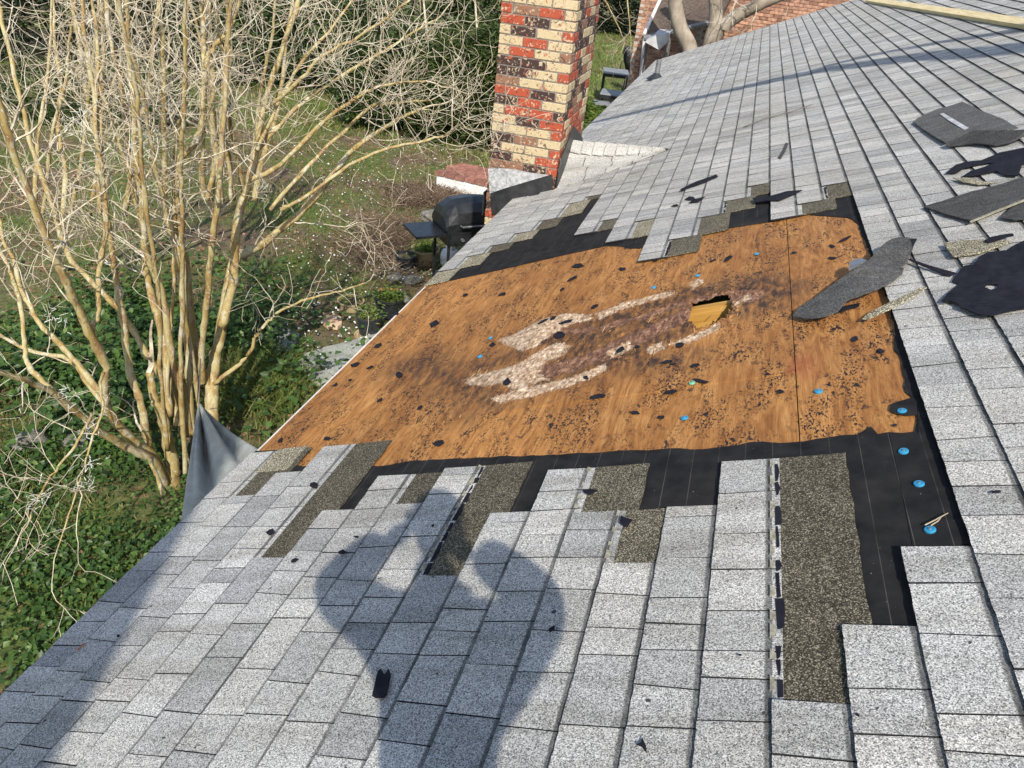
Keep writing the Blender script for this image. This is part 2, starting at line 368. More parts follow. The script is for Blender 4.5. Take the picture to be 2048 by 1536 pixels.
# exposed upper halves of shingles (dark, never weathered) where the course above is torn away
def headlap(b0, b1, a0, a1, tone, jag=True, z=-.0018):
    v = []; na = max(3, int((a1 - a0) / .03)); J = .003
    for i in range(na + 1): v.append((b0, a0 + (a1 - a0) * i / na, z + .0006))
    for i in range(na + 1): v.append((b1 + random.uniform(-J, J) * (1 if jag else 0), a0 + (a1 - a0) * i / na + (random.uniform(-.002, .002) if i in (0, na) else 0), z - .002))
    f = [(i, na + 1 + i, na + 2 + i, i + 1) for i in range(na)]
    kk = len(v); v += [(p[0], p[1], p[2] - .006) for p in v]
    f += [(na + 1 + i, kk + na + 1 + i, kk + na + 2 + i, na + 2 + i) for i in range(na)] + [(0, kk, kk + na + 1, na + 1), (na, 2 * na + 1, kk + 2 * na + 1, kk + na)]
    return mesh('shingle_headlap', v, f, HL, house, {'tone': [tone] * len(v)})
def tar(b0, a0, a1):                            # broken sealant line and chewed granules along the bottom of a strip
    mb = MB(); a = a0 + .01
    while a < a1 - .02:
        L = random.uniform(.012, .10); L = min(L, a1 - .01 - a); wv = random.uniform(.005, .015)
        pts = [(b0 + .008 + random.uniform(-.003, .003), a), (b0 + .008 + wv + random.uniform(-.004, .004), a + random.uniform(0, .006)), (b0 + .010 + wv + random.uniform(-.003, .003), a + L * .55),
               (b0 + .008 + wv + random.uniform(-.004, .003), a + L), (b0 + .006 + random.uniform(-.002, .003), a + L)]
        v = [(p[0], p[1], .0012) for p in pts] + [(p[0], p[1], -.002) for p in pts]; q = len(pts)
        mb.add(v, [tuple(range(q))[::-1]] + [(i, (i + 1) % q, q + (i + 1) % q, q + i) for i in range(q)]); a += L + random.choice((.003, .006, .012, .05))
    return mb.build('sealant_strip', SF, house, kind='stuff')
def torn(b0, a0, a1):                           # pale torn fibre edge
    mb = MB(); a = a0
    while a < a1 - .01:
        L = random.uniform(.015, .05); L = min(L, a1 - a); wv = random.uniform(.004, .012)
        mb.add([(b0 - .004, a, .0062), (b0 + wv, a + L * .3, .0014), (b0 + wv * .6, a + L * .9, .0014), (b0 - .004, a + L, .0062)], [(0, 1, 2, 3)]); a += L + random.uniform(0, .06)
    return mb.build('torn_edge', CHALK, house, kind='stuff')
CHALK = mat_simple('torn_fibre', [(.3, (.16, .145, .10)), (.7, (.38, .355, .27))], 60, rough=.95)
for k in range(-16, 2):                          # near side: the course below outlasts the one above
    an = near[k]; up1 = near.get(k + 1, 99); up2 = near.get(k + 2, 99)
    lo = up1
    if lo < an - .01:
        hi = an - random.uniform(0, .004)
        tone = {-1: .5, -13: .42, -8: .46, -5: .55, -4: .6, -10: .3, -16: .5}.get(k, .5)
        headlap(drift(k + 1) + .012, drift(k + 1) + (.205 if lo > 0 else .2), lo - .01, hi, tone)
        if k == -16: headlap(drift(-15) + .004, drift(-15) + .175, 2.28, 2.47, .97, z=-.0004)
        if k in (-1, -8): tar(drift(k + 1) + .002, lo, hi); torn(drift(k + 1), lo + .02, hi)
        elif k in (-4, -5): torn(drift(k + 1), lo + .02, hi)
for k in range(-16, 2):                          # far side
    an = far[k]; up1 = far.get(k + 1, 99)
    if up1 > an + .01:
        tone = {-16: .96, -15: .5, -14: .95, -13: .5, -12: .95, -11: .5, -7: .93, -4: .55, -5: .55, -3: .6}.get(k, .55)
        headlap(drift(k + 1) + .012, drift(k + 1) + .2, an + .003, up1 + .01, tone)
        if k in (1, -3, -5): tar(drift(k + 1) + .002, an, up1)
headlap(EAVE - .01, EAVE + .18, 4.62, 4.88, .97)
# bare wood outline (pixels read off the photograph, laid on the roof plane)
DZ = -.0150
wood_px = [(507, 903), (592, 900), (590, 930), (607, 934), (662, 925), (757, 934), (831, 922), (950, 917), (1064, 912), (1100, 911), (1220, 905), (1319, 900), (1360, 898), (1408, 900), (1440, 896), (1476, 892), (1500, 886), (1527, 885), (1560, 888), (1606, 885), (1660, 876), (1715, 871), (1742, 855), (1756, 870), (1777, 866), (1805, 868), (1829, 865), (1832, 850), (1834, 836), (1828, 800), (1811, 786), (1806, 750), (1803, 725), (1789, 702), (1788, 680), (1789, 661), (1781, 620), (1776, 597), (1759, 570), (1750, 540), (1742, 515), (1730, 482), (1715, 448), (1705, 440), (1695, 436), (1664, 434), (1634, 432), (1620, 429), (1585, 436), (1546, 443), (1500, 450), (1450, 458), (1400, 467), (1340, 480), (1290, 494), (1279, 498), (1261, 498), (1236, 493), (1209, 493), (1183, 499), (1140, 508), (1086, 520), (1000, 540), (900, 562), (851, 571)]
wood = []
for i, p in enumerate(wood_px):
    q = onroof(*p, DZ); wood.append((q.x, q.y))
wood[0] = (EAVE - .03, wood[0][1]); wood[-1] = (EAVE - .03, wood[-1][1])
dense = []
for i in range(len(wood)):
    p, q = Vector(wood[i]), Vector(wood[(i + 1) % len(wood)]); m_ = max(1, int((q - p).length / .035)); last = i == len(wood) - 1
    for j in range(1 if last else m_):
        r = p.lerp(q, j / m_)
        if j: r += Vector((random.uniform(-.005, .005), random.uniform(-.005, .005)))
        dense.append((r.x, r.y))
outer = [(EAVE - .015, ANEAR), (RIDGE, ANEAR), (RIDGE, AFAR), (EAVE - .015, AFAR)]
wl = [(b, a) for b, a in dense]
poly = [(EAVE - .015, ANEAR), (RIDGE, ANEAR), (RIDGE, AFAR), (EAVE - .015, AFAR)] + [(max(b, EAVE - .015), a) for b, a in reversed(wl)]
tri = tessellate_polygon([[Vector((b, a, 0)) for b, a in poly]])
v = [(b, a, -.0112) for b, a in poly]; nv = len(v); ng = len(wl)
v += [(b, a, DZ + .0004) for b, a in poly]; f = []
for t in tri:
    P0, P1, P2 = (Vector(v[i]) for i in t)
    f.append(tuple(t) if (P1 - P0).cross(P2 - P0).z > 0 else tuple(reversed(t)))
f += [(i, i + 1, nv + i + 1, nv + i) for i in range(4, nv - 1)]
mesh('underlayment', v, f, FE, house)
# lapped felt edge along the right of the opening
sx = [onroof(*p, -.0095) for p in ((1778, 866), (1800, 960), (1825, 1090), (1941, 1088), (1925, 1040), (1895, 968), (1850, 818), (1836, 800), (1836, 866))]
mbf = MB(); q = len(sx); mbf.add([tuple(p) for p in sx] + [(p.x, p.y, p.z - .0012) for p in sx], [tuple(range(q))] + [(i, (i + 1) % q, q + (i + 1) % q, q + i) for i in range(q)])
fl = mbf.build('felt_lap', FE, house)

# plywood sheets
HOLE = [Vector((onroof(*p, DZ).x, onroof(*p, DZ).y)) for p in ((1378, 640), (1384, 606), (1412, 596), (1458, 586), (1464, 612), (1456, 630), (1432, 646), (1396, 657))]
def inpoly(x, y, P):
    c = False; j = len(P) - 1
    for i in range(len(P)):
        if (P[i].y > y) != (P[j].y > y) and x < (P[j].x - P[i].x) * (y - P[i].y) / (P[j].y - P[i].y) + P[i].x: c = not c
        j = i
    return c
def segd(x, y, A, B):
    d = B - A; t = max(0, min(1, ((x - A.x) * d.x + (y - A.y) * d.y) / max(1e-9, d.length_squared)))
    return math.hypot(x - A.x - d.x * t, y - A.y - d.y * t)
def pathd(x, y, P): return min(segd(x, y, P[i], P[i + 1]) for i in range(len(P) - 1))
def V2(pts): return [Vector((onroof(*p, DZ).x, onroof(*p, DZ).y)) for p in pts]
ROTP = V2([(1500, 590), (1440, 600), (1390, 618), (1330, 648), (1280, 672), (1220, 700), (1150, 725), (1090, 742)])
ROTP2 = V2([(1100, 665), (1200, 655), (1290, 630), (1380, 600), (1470, 585)])
PALE = [V2(q) for q in (
    [(918, 763), (960, 748), (1010, 738), (1045, 722), (1080, 700), (1112, 686), (1142, 690), (1122, 712), (1085, 727), (1072, 745), (1098, 757), (1060, 772), (1028, 780), (1000, 766), (965, 772), (940, 769)],
    [(995, 680), (1030, 668), (1060, 650), (1085, 638), (1130, 627), (1182, 627), (1190, 637), (1150, 646), (1120, 656), (1100, 670), (1075, 692), (1045, 702), (1012, 690)],
    [(985, 796), (1045, 776), (1110, 764), (1170, 744), (1212, 727), (1216, 739), (1160, 766), (1100, 784), (1050, 797), (1000, 806)],
    [(1190, 628), (1240, 608), (1300, 592), (1345, 582), (1352, 590), (1290, 605), (1240, 621), (1200, 637)],
    [(1294, 698), (1322, 682), (1328, 698), (1304, 708)], [(1330, 690), (1380, 671), (1440, 647), (1438, 661), (1380, 685)], [(1464, 603), (1500, 584), (1504, 592), (1470, 612)], [(1212, 702), (1255, 678), (1268, 694), (1226, 714)], [(1378, 566), (1402, 556), (1406, 566), (1386, 578)])]
def polyd(x, y, P):
    d = min(segd(x, y, P[i], P[(i + 1) % len(P)]) for i in range(len(P))); return -d if inpoly(x, y, P) else d
STAIN = V2([(820, 730), (870, 740), (930, 770), (985, 800)]); STAIN2 = V2([(1350, 720), (1300, 720), (1200, 730)]); STAIN3 = V2([(1040, 700), (1000, 720), (960, 735)])
REDP = V2([(1600, 720), (1612, 745)])
def fbm(x, y):
    return (math.sin(x * 37 + 2.1 * math.sin(y * 23)) + math.sin(y * 29 + 1.7 * math.sin(x * 41 + 1)) + .6 * math.sin(x * 93 + y * 71) + .5 * math.sin(x * 61 - y * 113 + 2)) / 3.1
def sheet(b0, b1, a0, a1, step, detail, dz=0.):
    nb, na = max(2, int((b1 - b0) / step)), max(2, int((a1 - a0) / step)); V = []; idx = {}; Fc = []; at = {'stain': [], 'rot': [], 'pale': [], 'red': []}
    for i in range(nb + 1):
        for j in range(na + 1):
            x = b0 + (b1 - b0) * i / nb; y = a0 + (a1 - a0) * j / na; z = DZ - .0006 + .0012 * math.sin(x * 5 + y * 3) - .0012 + dz
            st = rt = pl = rd = 0.
            if detail:
                nz = fbm(x, y)
                d = min(pathd(x, y, ROTP) - .075, pathd(x, y, ROTP2) - .035) + nz * .03; rt = max(0, min(1, .5 - d / .05))
                dp = min(polyd(x, y, q) for q in PALE) + nz * .012; pl = max(0, min(1, .62 - dp / .06))
                st = max(0, 1 - pathd(x, y, STAIN) / .28, 1 - pathd(x, y, STAIN2) / .2, 1 - pathd(x, y, STAIN3) / .22, min(1, 1.5 - d / .16) if d > 0 else 1)
                rd = max(0, 1 - pathd(x, y, REDP) / .07) * (.6 + .4 * nz)
                hz = random.uniform(-1, 1)
                z += -.007 * rt + .004 * rt * hz + pl * .007 * random.random() ** 2 + (nz * .004 * rt)
                # hole edge frays
                hd = min(segd(x, y, HOLE[i2], HOLE[(i2 + 1) % len(HOLE)]) for i2 in range(len(HOLE)))
                if hd < .03: z += random.uniform(-.006, .008)
            at['stain'].append(min(1, st)); at['rot'].append(rt); at['pale'].append(pl); at['red'].append(max(0, rd))
            V.append((x, y, z))
    w_ = na + 1
    for i in range(nb):
        for j in range(na):
            if detail:
                x = b0 + (b1 - b0) * (i + .5) / nb; y = a0 + (a1 - a0) * (j + .5) / na
                if inpoly(x, y, HOLE): continue
            Fc.append((i * w_ + j, (i + 1) * w_ + j, (i + 1) * w_ + j + 1, i * w_ + j + 1))
    # edge thickness
    k = len(V); rim = [i * w_ for i in range(nb + 1)] + [nb * w_ + j for j in range(1, na + 1)] + [i * w_ + na for i in range(nb - 1, -1, -1)] + [j for j in range(na - 1, 0, -1)]
    for r in rim:
        V.append((V[r][0], V[r][1], V[r][2] - .015))
        for q_ in at: at[q_].append(at[q_][r])
    for i in range(len(rim)):
        j = (i + 1) % len(rim); Fc.append((rim[j], rim[i], k + i, k + j))
    return mesh('plywood_sheet', V, Fc, PLY, house, at, smooth=False)
gap = .0018; S1 = -1.37; S2 = -.124
sheet(EAVE - .006, S1 - gap, 2.05, 4.72, .03, True)
sheet(S1 + gap, S2 - gap, .13, 2.572 - gap * 1.5, .06, False, -.0008)
sheet(S1 + gap, S2 - gap, 2.572 + gap * 1.5, 5.01, .0105, True, .0006)
sheet(S2 + gap, 1.09, 1.04, 3.482 - gap, .035, True)
sheet(S2 + gap, 1.09, 3.482 + gap, 5.92, .06, False)
for lo, hi, y0, y1 in ((EAVE, S1, -2.5, 2.04), (S1, S2, -2.5, .12), (S2, 1.09, -2.5, 1.03), (1.095, 2.31, -2.5, 17.5), (2.315, RIDGE, -2.5, 17.5), (EAVE, S1, 4.73, 17.5), (S1, S2, 5.02, 17.5), (S2, 1.09, 5.93, 17.5)):
    MB().box((lo + gap, y0, DZ - .019), (hi - gap, y1, DZ - .0035)).build('roof_decking', RAFT, house)
# rafters under the deck, one shows through the hole
for i in range(-4, 23):
    a = 3.405 + i * .61
    MB().box((EAVE + .05, a - .019, DZ - .022 - .14), (RIDGE - .05, a + .019, DZ - .022)).build('rafter', RAFT, house)
# eave edge: drip edge and fascia
MB().box((EAVE - .012, ANEAR, -.022), (EAVE - .004, AFAR, -.013)).build('drip_edge', WHITE, house)
mb = MB(); mb.box((EAVE - .004, ANEAR, -.19), (EAVE + .018, AFAR, -.034)); mb.build('fascia', WHITE, house)
WALLM = mat_simple('house_wall_brick', [(.3, (.14, .06, .04)), (.7, (.32, .13, .08))], 20, rough=.9, bump=.4)
wi = RMI
def wbox(name, lo, hi, m, parent=house):
    mb = MB(); mb.box(lo, hi, mat=wi); return mb.build(name, m, parent)
ex = FOOT.x + EAVE * BX.x
wbox('wall', (ex + .42, -2.2, 0), (ex + .62, AFAR - .3, 2.62), WALLM)
wbox('wall', (ex + .62, -2.2, 0), (9.3, -2.0, 2.62), WALLM); wbox('wall', (ex + .62, AFAR - .5, 0), (9.3, AFAR - .3, 2.62), WALLM)
wbox('soffit', (ex + .02, ANEAR, 2.40), (ex + .44, AFAR, 2.42), WHITE)
# far slope behind the ridge, and the ridge caps
rp = RW(RIDGE, 0); oth = [Vector((2 * rp.x - (FOOT.x + EAVE * BX.x), y, RW(EAVE, 0).z)) for y in (ANEAR, AFAR)]
rr = [Vector((rp.x, y, rp.z)) for y in (ANEAR, AFAR)]
qv = [wi @ p for p in (rr[0], oth[0], oth[1], rr[1])]; qn = [Vector(p) - (wi.to_3x3() @ Vector((0, 0, .03))) for p in qv]
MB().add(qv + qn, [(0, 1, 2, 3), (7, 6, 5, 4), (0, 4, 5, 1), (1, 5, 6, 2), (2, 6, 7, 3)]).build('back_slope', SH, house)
for y in (ANEAR + .25, AFAR - .31):                # gable infill
    gv = [wi @ Vector(p) for p in ((ex + .62, y, 2.6), (oth[0].x - .6, y, 2.6), (rp.x, y, rp.z - .2))]
    MB().add(gv, [(0, 1, 2)]).build('gable', WALLM, house)

# vent pipe and its boot
vp = RMI @ (RW(onroof(1312, 157).x, onroof(1312, 157).y)); rot3 = wi.to_3x3()
def wtube(mb, pts, rad, sides=12): mb.tube([wi @ Vector(p) for p in pts], rad, sides)
vb = RW(vp.x, vp.y); mb = MB(); wtube(mb, [vb + Vector((0, 0, -.05)), vb + Vector((0, 0, .30))], .042); vent = mb.build('vent_pipe', GALV, house, smooth=False)
mb = MB(); wtube(mb, [vb + Vector((0, 0, -.02)), vb + Vector((0, 0, .05)), vb + Vector((0, 0, .09))], [.17, .085, .046], 16); bt = mb.build('vent_boot', METAL_BLACK, vent)
# ---------------- chimney
x0, x1, y0, y1 = CHIM; zlo, ztop = 0.0, CZ + .75; crs = .0822; m_ = .011; bd = .095
cb = MB(); cb.box((x0 + .006, y0 + .006, zlo), (x1 - .006, y1 - .006, ztop), mat=wi); chim = cb.build('chimney', MO, house)
def brickgeo(lo, hi, axis):
    """a box with its outer edges chipped back"""
    mb = MB(); c = .004; lo = Vector(lo); hi = Vector(hi)
    j = lambda: random.uniform(-.0025, .0025)
    xs = (lo.x, lo.x + c, hi.x - c, hi.x); ys = (lo.y, lo.y + c, hi.y - c, hi.y)
    v = []; zz = (lo.z, lo.z + c, hi.z - c, hi.z)
    ring = [(0, 1), (0, 2), (1, 3), (2, 3), (3, 2), (3, 1), (2, 0), (1, 0)]
    dx, dy = j(), j()
    for zi in (1, 2): v += [Vector((xs[a] + dx, ys[b] + dy, zz[zi])) for a, b in ring]
    for zi, s_ in ((0, 1), (3, 1)): v += [Vector((min(max(xs[a], lo.x + c), hi.x - c) + dx, min(max(ys[b], lo.y + c), hi.y - c) + dy, zz[zi])) for a, b in ring]
    f = [(i, i + 8, (i + 1) % 8 + 8, (i + 1) % 8) for i in range(8)] + [(i + 8, i + 24, (i + 1) % 8 + 24, (i + 1) % 8 + 8) for i in range(8)] + [(i + 16, i, (i + 1) % 8, (i + 1) % 8 + 16) for i in range(8)]
    f += [tuple(range(24, 32))[::-1], tuple(range(16, 24))]
    return [wi @ p for p in v], f
def tonepick():
    r = random.random()
    return random.uniform(0, .25) if r < .24 else random.uniform(.31, .49) if r < .47 else random.uniform(.54, .79) if r < .84 else random.uniform(.85, 1)
stuffb = MB(); row = 0; z = zlo
while z < ztop - .03:
    A = row % 2 == 0; L = []
    if A:                                        # front and back run full width
        wd = (x1 - x0 - 2 * m_) / 3
        for i in range(3):
            L.append(('f', (x0 + i * (wd + m_), y0, z), (x0 + i * (wd + m_) + wd, y0 + bd, z + crs - m_))); L.append(('b', (x0 + i * (wd + m_), y1 - bd, z), (x0 + i * (wd + m_) + wd, y1, z + crs - m_)))
        ln = (y1 - y0 - 2 * bd - 2 * m_); nb_ = 4; ls = (ln - (nb_ - 1) * m_) / nb_
        for i in range(nb_):
            ya = y0 + bd + m_ + i * (ls + m_)
            L.append(('r', (x1 - bd, ya, z), (x1, ya + ls, z + crs - m_))); L.append(('l', (x0, ya, z), (x0 + bd, ya + ls, z + crs - m_)))
    else:
        nb_ = 5; ls = (y1 - y0 - (nb_ - 1) * m_) / nb_
        for i in range(nb_):
            ya = y0 + i * (ls + m_); s_ = 'r' if i else 'f'
            L.append((s_, (x1 - bd, ya, z), (x1, ya + ls, z + crs - m_))); L.append(('f' if i == 0 else 'l', (x0, ya, z), (x0 + bd, ya + ls, z + crs - m_)))
        wd = (x1 - x0 - 2 * bd - 3 * m_) / 2
        for i in range(2):
            xa = x0 + bd + m_ + i * (wd + m_); L.append(('f', (xa, y0, z), (xa + wd, y0 + bd, z + crs - m_))); L.append(('b', (xa, y1 - bd, z), (xa + wd, y1, z + crs - m_)))
    for s_, lo, hi in L:
        v, f = brickgeo(lo, hi, s_); tn = tonepick()
        if s_ in 'fr' and CZ - 2.55 < z < CZ - .42: mesh('brick', v, f, BR, chim, {'tone': [tn] * len(v)})
        else: stuffb.add(v, f, tn)
    z += crs; row += 1
stuffb.build('bricks', BR, chim, kind='stuff')
# cement wash on the front and the black flashing that wraps the chimney where it meets the roof
def strip3(name, top, bot, off, m, thick=.012):
    mb = MB(); q = len(top); off = Vector(off)
    v = [Vector(p) + off for p in top] + [Vector(p) + off for p in bot] + [Vector(p) + off * .15 for p in top] + [Vector(p) + off * .15 for p in bot]
    f = [(i, i + 1, q + i + 1, q + i) for i in range(q - 1)] + [(2 * q + i, i, i + 1, 2 * q + i + 1) for i in range(q - 1)][:0] + [(i + 1, i, 2 * q + i, 2 * q + i + 1) for i in range(q - 1)] + [(0, q, 3 * q, 2 * q), (q - 1, 2 * q - 1, 4 * q - 1, 3 * q - 1)]
    mb.add([wi @ p for p in v], f); return mb.build(name, m, chim)
FY = y0 - .012
tp = [onY(*p, FY) for p in ((981, 386), (1010, 376), (1060, 361), (1104, 348))]; bp = [onY(*p, FY) for p in ((986, 418), (1012, 410), (1060, 396), (1107, 382))]
strip3('flashing', tp, [p + Vector((0, 0, -.05)) for p in bp], (0, -.014, 0), METAL_BLACK)
wash_t = [onY(*p, y0 - .006) for p in ((977, 337), (1000, 336), (1028, 338), (1060, 345), (1100, 350))]; wash_b = [p + Vector((0, .003, -.01)) for p in (onY(981, 390, y0 - .006), onY(1005, 381, y0 - .006), onY(1030, 373, y0 - .006), onY(1060, 363, y0 - .006), onY(1103, 352, y0 - .006))]
strip3('cement_wash', wash_t, wash_b, (0, -.02, 0), CEMENT)
# left return of the flashing
lt = [Vector((x0 - .012, y, tp[0].z)) for y in (FY - .01, y0 + .35)]; lb = [Vector((x0 - .012, y, bp[0].z - .08)) for y in (FY - .01, y0 + .35)]
strip3('flashing', lt, lb, (-.014, 0, 0), METAL_BLACK)
sx_ = x1 + .012
st_ = [onX(*p, sx_) for p in ((1109, 350), (1124, 308), (1138, 270), (1146, 252), (1154, 262), (1163, 276))]; sb_ = [onX(*p, sx_) for p in ((1114, 386), (1128, 345), (1140, 305), (1147, 288), (1155, 290), (1163, 300))]
st_[0].y = sb_[0].y = y0 - .03
strip3('flashing', st_, [p + Vector((0, 0, -.12)) for p in sb_], (.014, 0, 0), METAL_BLACK)
# saddle (cricket) behind the chimney with its own shingles and ridge caps
R0 = Vector((x1 + .02, 7.31, CZ - 1.755)); R1 = RW(-1.13, 7.24, .012)
def val_near(t):                                  # valley on the near side from the chimney corner up to the ridge end
    b = -2.10 + .97 * t; a = 6.80 + .44 * t ** 1.5; return RW(b, a, .010)
def saddle(u, t, h=0.):                            # u 0 ridge .. 1 valley ; t 0 chimney .. 1 up the slope
    r = R0.lerp(R1, t); vv = val_near(t); p = r.lerp(vv, u); p.z -= .045 * math.sin(math.pi * u) * (1 - t); return p + Vector((0, -.3, .9)).normalized() * h
nu, ntt = 10, 14
v = [saddle(i / nu, j / ntt, -.004) for i in range(nu + 1) for j in range(ntt + 1)]
fvv = [(i * (ntt + 1) + j, (i + 1) * (ntt + 1) + j, (i + 1) * (ntt + 1) + j + 1, i * (ntt + 1) + j + 1) for i in range(nu) for j in range(ntt)]
farv = [Vector((x1 + .02, y1 + .02, RW((x1 - FOOT.x) / BX.x, 0).z)), RW(-1.10, 7.32, 0)]
kk = len(v); v += [R0 + Vector((0, 0, -.004)), R1 + Vector((0, 0, -.004)), farv[1], farv[0]]; fvv.append((kk, kk + 1, kk + 2, kk + 3))
sad = mesh('saddle', [wi @ p for p in v], fvv, FE, house)
rows = 4
for i in range(rows - 1, -1, -1):
    ua, ub = (i + .02) / rows, (i + 1.12) / rows; t = 0.
    while t < .97:
        dt = random.uniform(.18, .34); t2 = min(1, t + dt)
        if t2 > .93: t2 = 1
        us = [saddle(ub, t + .004, .011), saddle(ub, t2 - .004, .011), saddle(ua, t2 - .004, .004), saddle(ua, t + .004, .004)]
        lo = [p + Vector((0, .002, -.012)) for p in us]
        mb = MB(); mb.add([wi @ p for p in us + lo], [(0, 1, 2, 3), (1, 0, 4, 5), (2, 1, 5, 6), (0, 3, 7, 4)], random.uniform(.45, .95)); mb.build('shingle', SH2, sad); t = t2
caps = 8
for i in range(caps):
    ta, tb = (i + .03) / caps * .98, (i + 1.0) / caps * .98; mb = MB(); v = []; lift = .020
    for t, h in ((ta, lift + .004), ((ta + tb) / 2, lift + .002), (tb, lift - .004)):
        for u in (-.5, -.22, 0, .24, .5):
            r = R0.lerp(R1, t); ww = .15 * (1 - .25 * t)
            if u >= 0: p = r.lerp(saddle(1, t), u * .44 * (1 + t * 1.6)); p.z += h - .02 * u
            else: p = r.lerp(farv[0].lerp(farv[1], t), -u * .3 * (1 + t)); p.z += h + .02 * u
            if abs(u) == .5 and h != lift + .002: p = p.lerp(R0.lerp(R1, (ta + tb) / 2) + (p - r), .12)
            v.append(wi @ p)
    f = [(r_ * 5 + c_, r_ * 5 + c_ + 5, r_ * 5 + c_ + 6, r_ * 5 + c_ + 1) for r_ in range(2) for c_ in range(4)]
    q = len(v); dn = rot3 @ Vector((0, 0, .010)); v += [p - dn for p in v]; bd_ = [0, 1, 2, 3, 4, 9, 14, 13, 12, 11, 10, 5]
    f += [(bd_[k], bd_[(k + 1) % 12], q + bd_[(k + 1) % 12], q + bd_[k]) for k in range(12)]
    mb.add(v, f, random.uniform(.75, 1)); mb.build('ridge_cap', SH2, sad)

# blue cap nails in the deck and felt
def cap(px, py, m=BLUE, r=.0135, h=-.008, tilt=0):
    p = onroof(px, py, h); mb = MB(); mb.lathe([(0, .004), (r * .28, .0048), (r * .34, .0032), (r * .8, .0034), (r, .0018), (r, -.002)], (0, 0, 0), 18)
    o = mb.build('cap_nail', m, house); o.location = p + Vector((0, 0, .001)); o.rotation_euler = (random.uniform(-.1, .1) + tilt, random.uniform(-.1, .1), 0)
    hd = MB(); hd.lathe([(0, .0062), (.0035, .0058), (.004, .004)], (0, 0, 0), 10); hd.build('nail_head', GALV, o)
for p in ((1807, 903), (1838, 968), (1860, 1060)): cap(*p)
cap(1804, 822, h=-.009)
for p in ((1395, 551), (1307, 575), (1369, 836), (981, 676), (1513, 508), (1637, 783), (960, 713)): cap(*p, h=DZ + .002)
cap(1384, 766, GREENP, .012, DZ + .002)

# ------------------------------------------------------------------ loose things on the roof
def flat(name, pts, m, label, cat, group=None, h=.006, th=.003, heights=None, tone=.5, sub=0, base=0.0):
    """a torn piece: outline in pixels, laid on the roof plane at height h (heights per corner where it curls)"""
    P = [onroof(x, y, (heights[i] if heights else h)) for i, (x, y) in enumerate(pts)]
    c = Vector((sum(p.x for p in P) / len(P), sum(p.y for p in P) / len(P), 0)); zc = min(p.z for p in P)
    bm = bmesh.new(); vs = [bm.verts.new((p.x - c.x, p.y - c.y, p.z)) for p in P]
    fc = bm.faces.new(vs); fc.normal_update()
    if fc.normal.z < 0: fc.normal_flip()
    bmesh.ops.triangulate(bm, faces=[fc])
    if sub:
        bmesh.ops.subdivide_edges(bm, edges=bm.edges[:], cuts=sub, use_grid_fill=False)
        bmesh.ops.triangulate(bm, faces=bm.faces[:])
        for v in bm.verts: v.co += Vector((random.uniform(-1, 1) * .003, random.uniform(-1, 1) * .003, random.uniform(0, 1) * .003))
    r = bmesh.ops.extrude_face_region(bm, geom=bm.faces[:])
    for v in [q for q in r['geom'] if isinstance(q, bmesh.types.BMVert)]: v.co.z += th
    bmesh.ops.recalc_face_normals(bm, faces=bm.faces[:])
    me = bpy.data.meshes.new(name); bm.to_mesh(me); bm.free(); me.materials.append(m)
    a = me.attributes.new('tone', 'FLOAT', 'POINT'); a.data.foreach_set('value', [tone] * len(me.vertices))
    o = bpy.data.objects.new(name, me); C.objects.link(o); o.matrix_world = RM @ Matrix.Translation(c)
    if label: tag(o, label, cat, group)
    return o
def Zm(ox, oy, sc, pts): return [(ox + x / sc, oy + y / sc) for x, y in pts]
# folded shingle straddling the edge of the bare wood
pz = Zm(1400, 380, 2.954, [(550, 750), (600, 690), (700, 630), (800, 555), (880, 500), (950, 450), (1000, 420), (1050, 360), (1100, 315), (1140, 295), (1190, 283), (1240, 290), (1285, 296), (1260, 350), (1225, 440), (1180, 462), (1205, 468), (1190, 500), (1140, 550), (1050, 592), (980, 615), (920, 640), (870, 655), (810, 725), (740, 752), (660, 765), (600, 762)])
hz = [.004, .012, .03, .045, .055, .065, .05, .05, .055, .055, .055, .06, .075, .05, .02, .012, .012, .012, .02, .03, .035, .03, .03, .02, .015, .012, .006]
o = flat('torn_shingle', pz, SB, 'large dark torn shingle bent over the edge of the bare plywood', 'shingle', 'loose torn shingles', heights=hz, th=.005, tone=.55, sub=2)
pz = Zm(1400, 380, 2.954, [(810, 728), (840, 690), (945, 668), (940, 690), (880, 705)])  # thin black piece at the lower edge of the bent shingle
flat('felt_scrap', pz, SF, 'flat black piece at the edge of the bent shingle', 'felt scrap', h=DZ + .008, th=.002)
pz = Zm(1400, 380, 2.954, [(885, 480), (890, 440), (940, 420), (990, 430), (960, 445), (920, 470)])
flat('flashing_scrap', pz, GALV, 'crumpled shiny metal scrap beside the bent shingle', 'metal scrap', h=.03, th=.012, sub=1)
pz = Zm(1400, 380, 2.954, [(960, 765), (1010, 725), (1140, 660), (1320, 575), (1340, 580), (1250, 640), (1130, 705), (1000, 765)])
flat('shingle_strip', pz, HL, 'narrow pale speckled shingle strip lying across the opening edge', 'shingle strip', heights=[.004, .006, .012, .016, .016, .012, .008, .004], th=.005, tone=1)
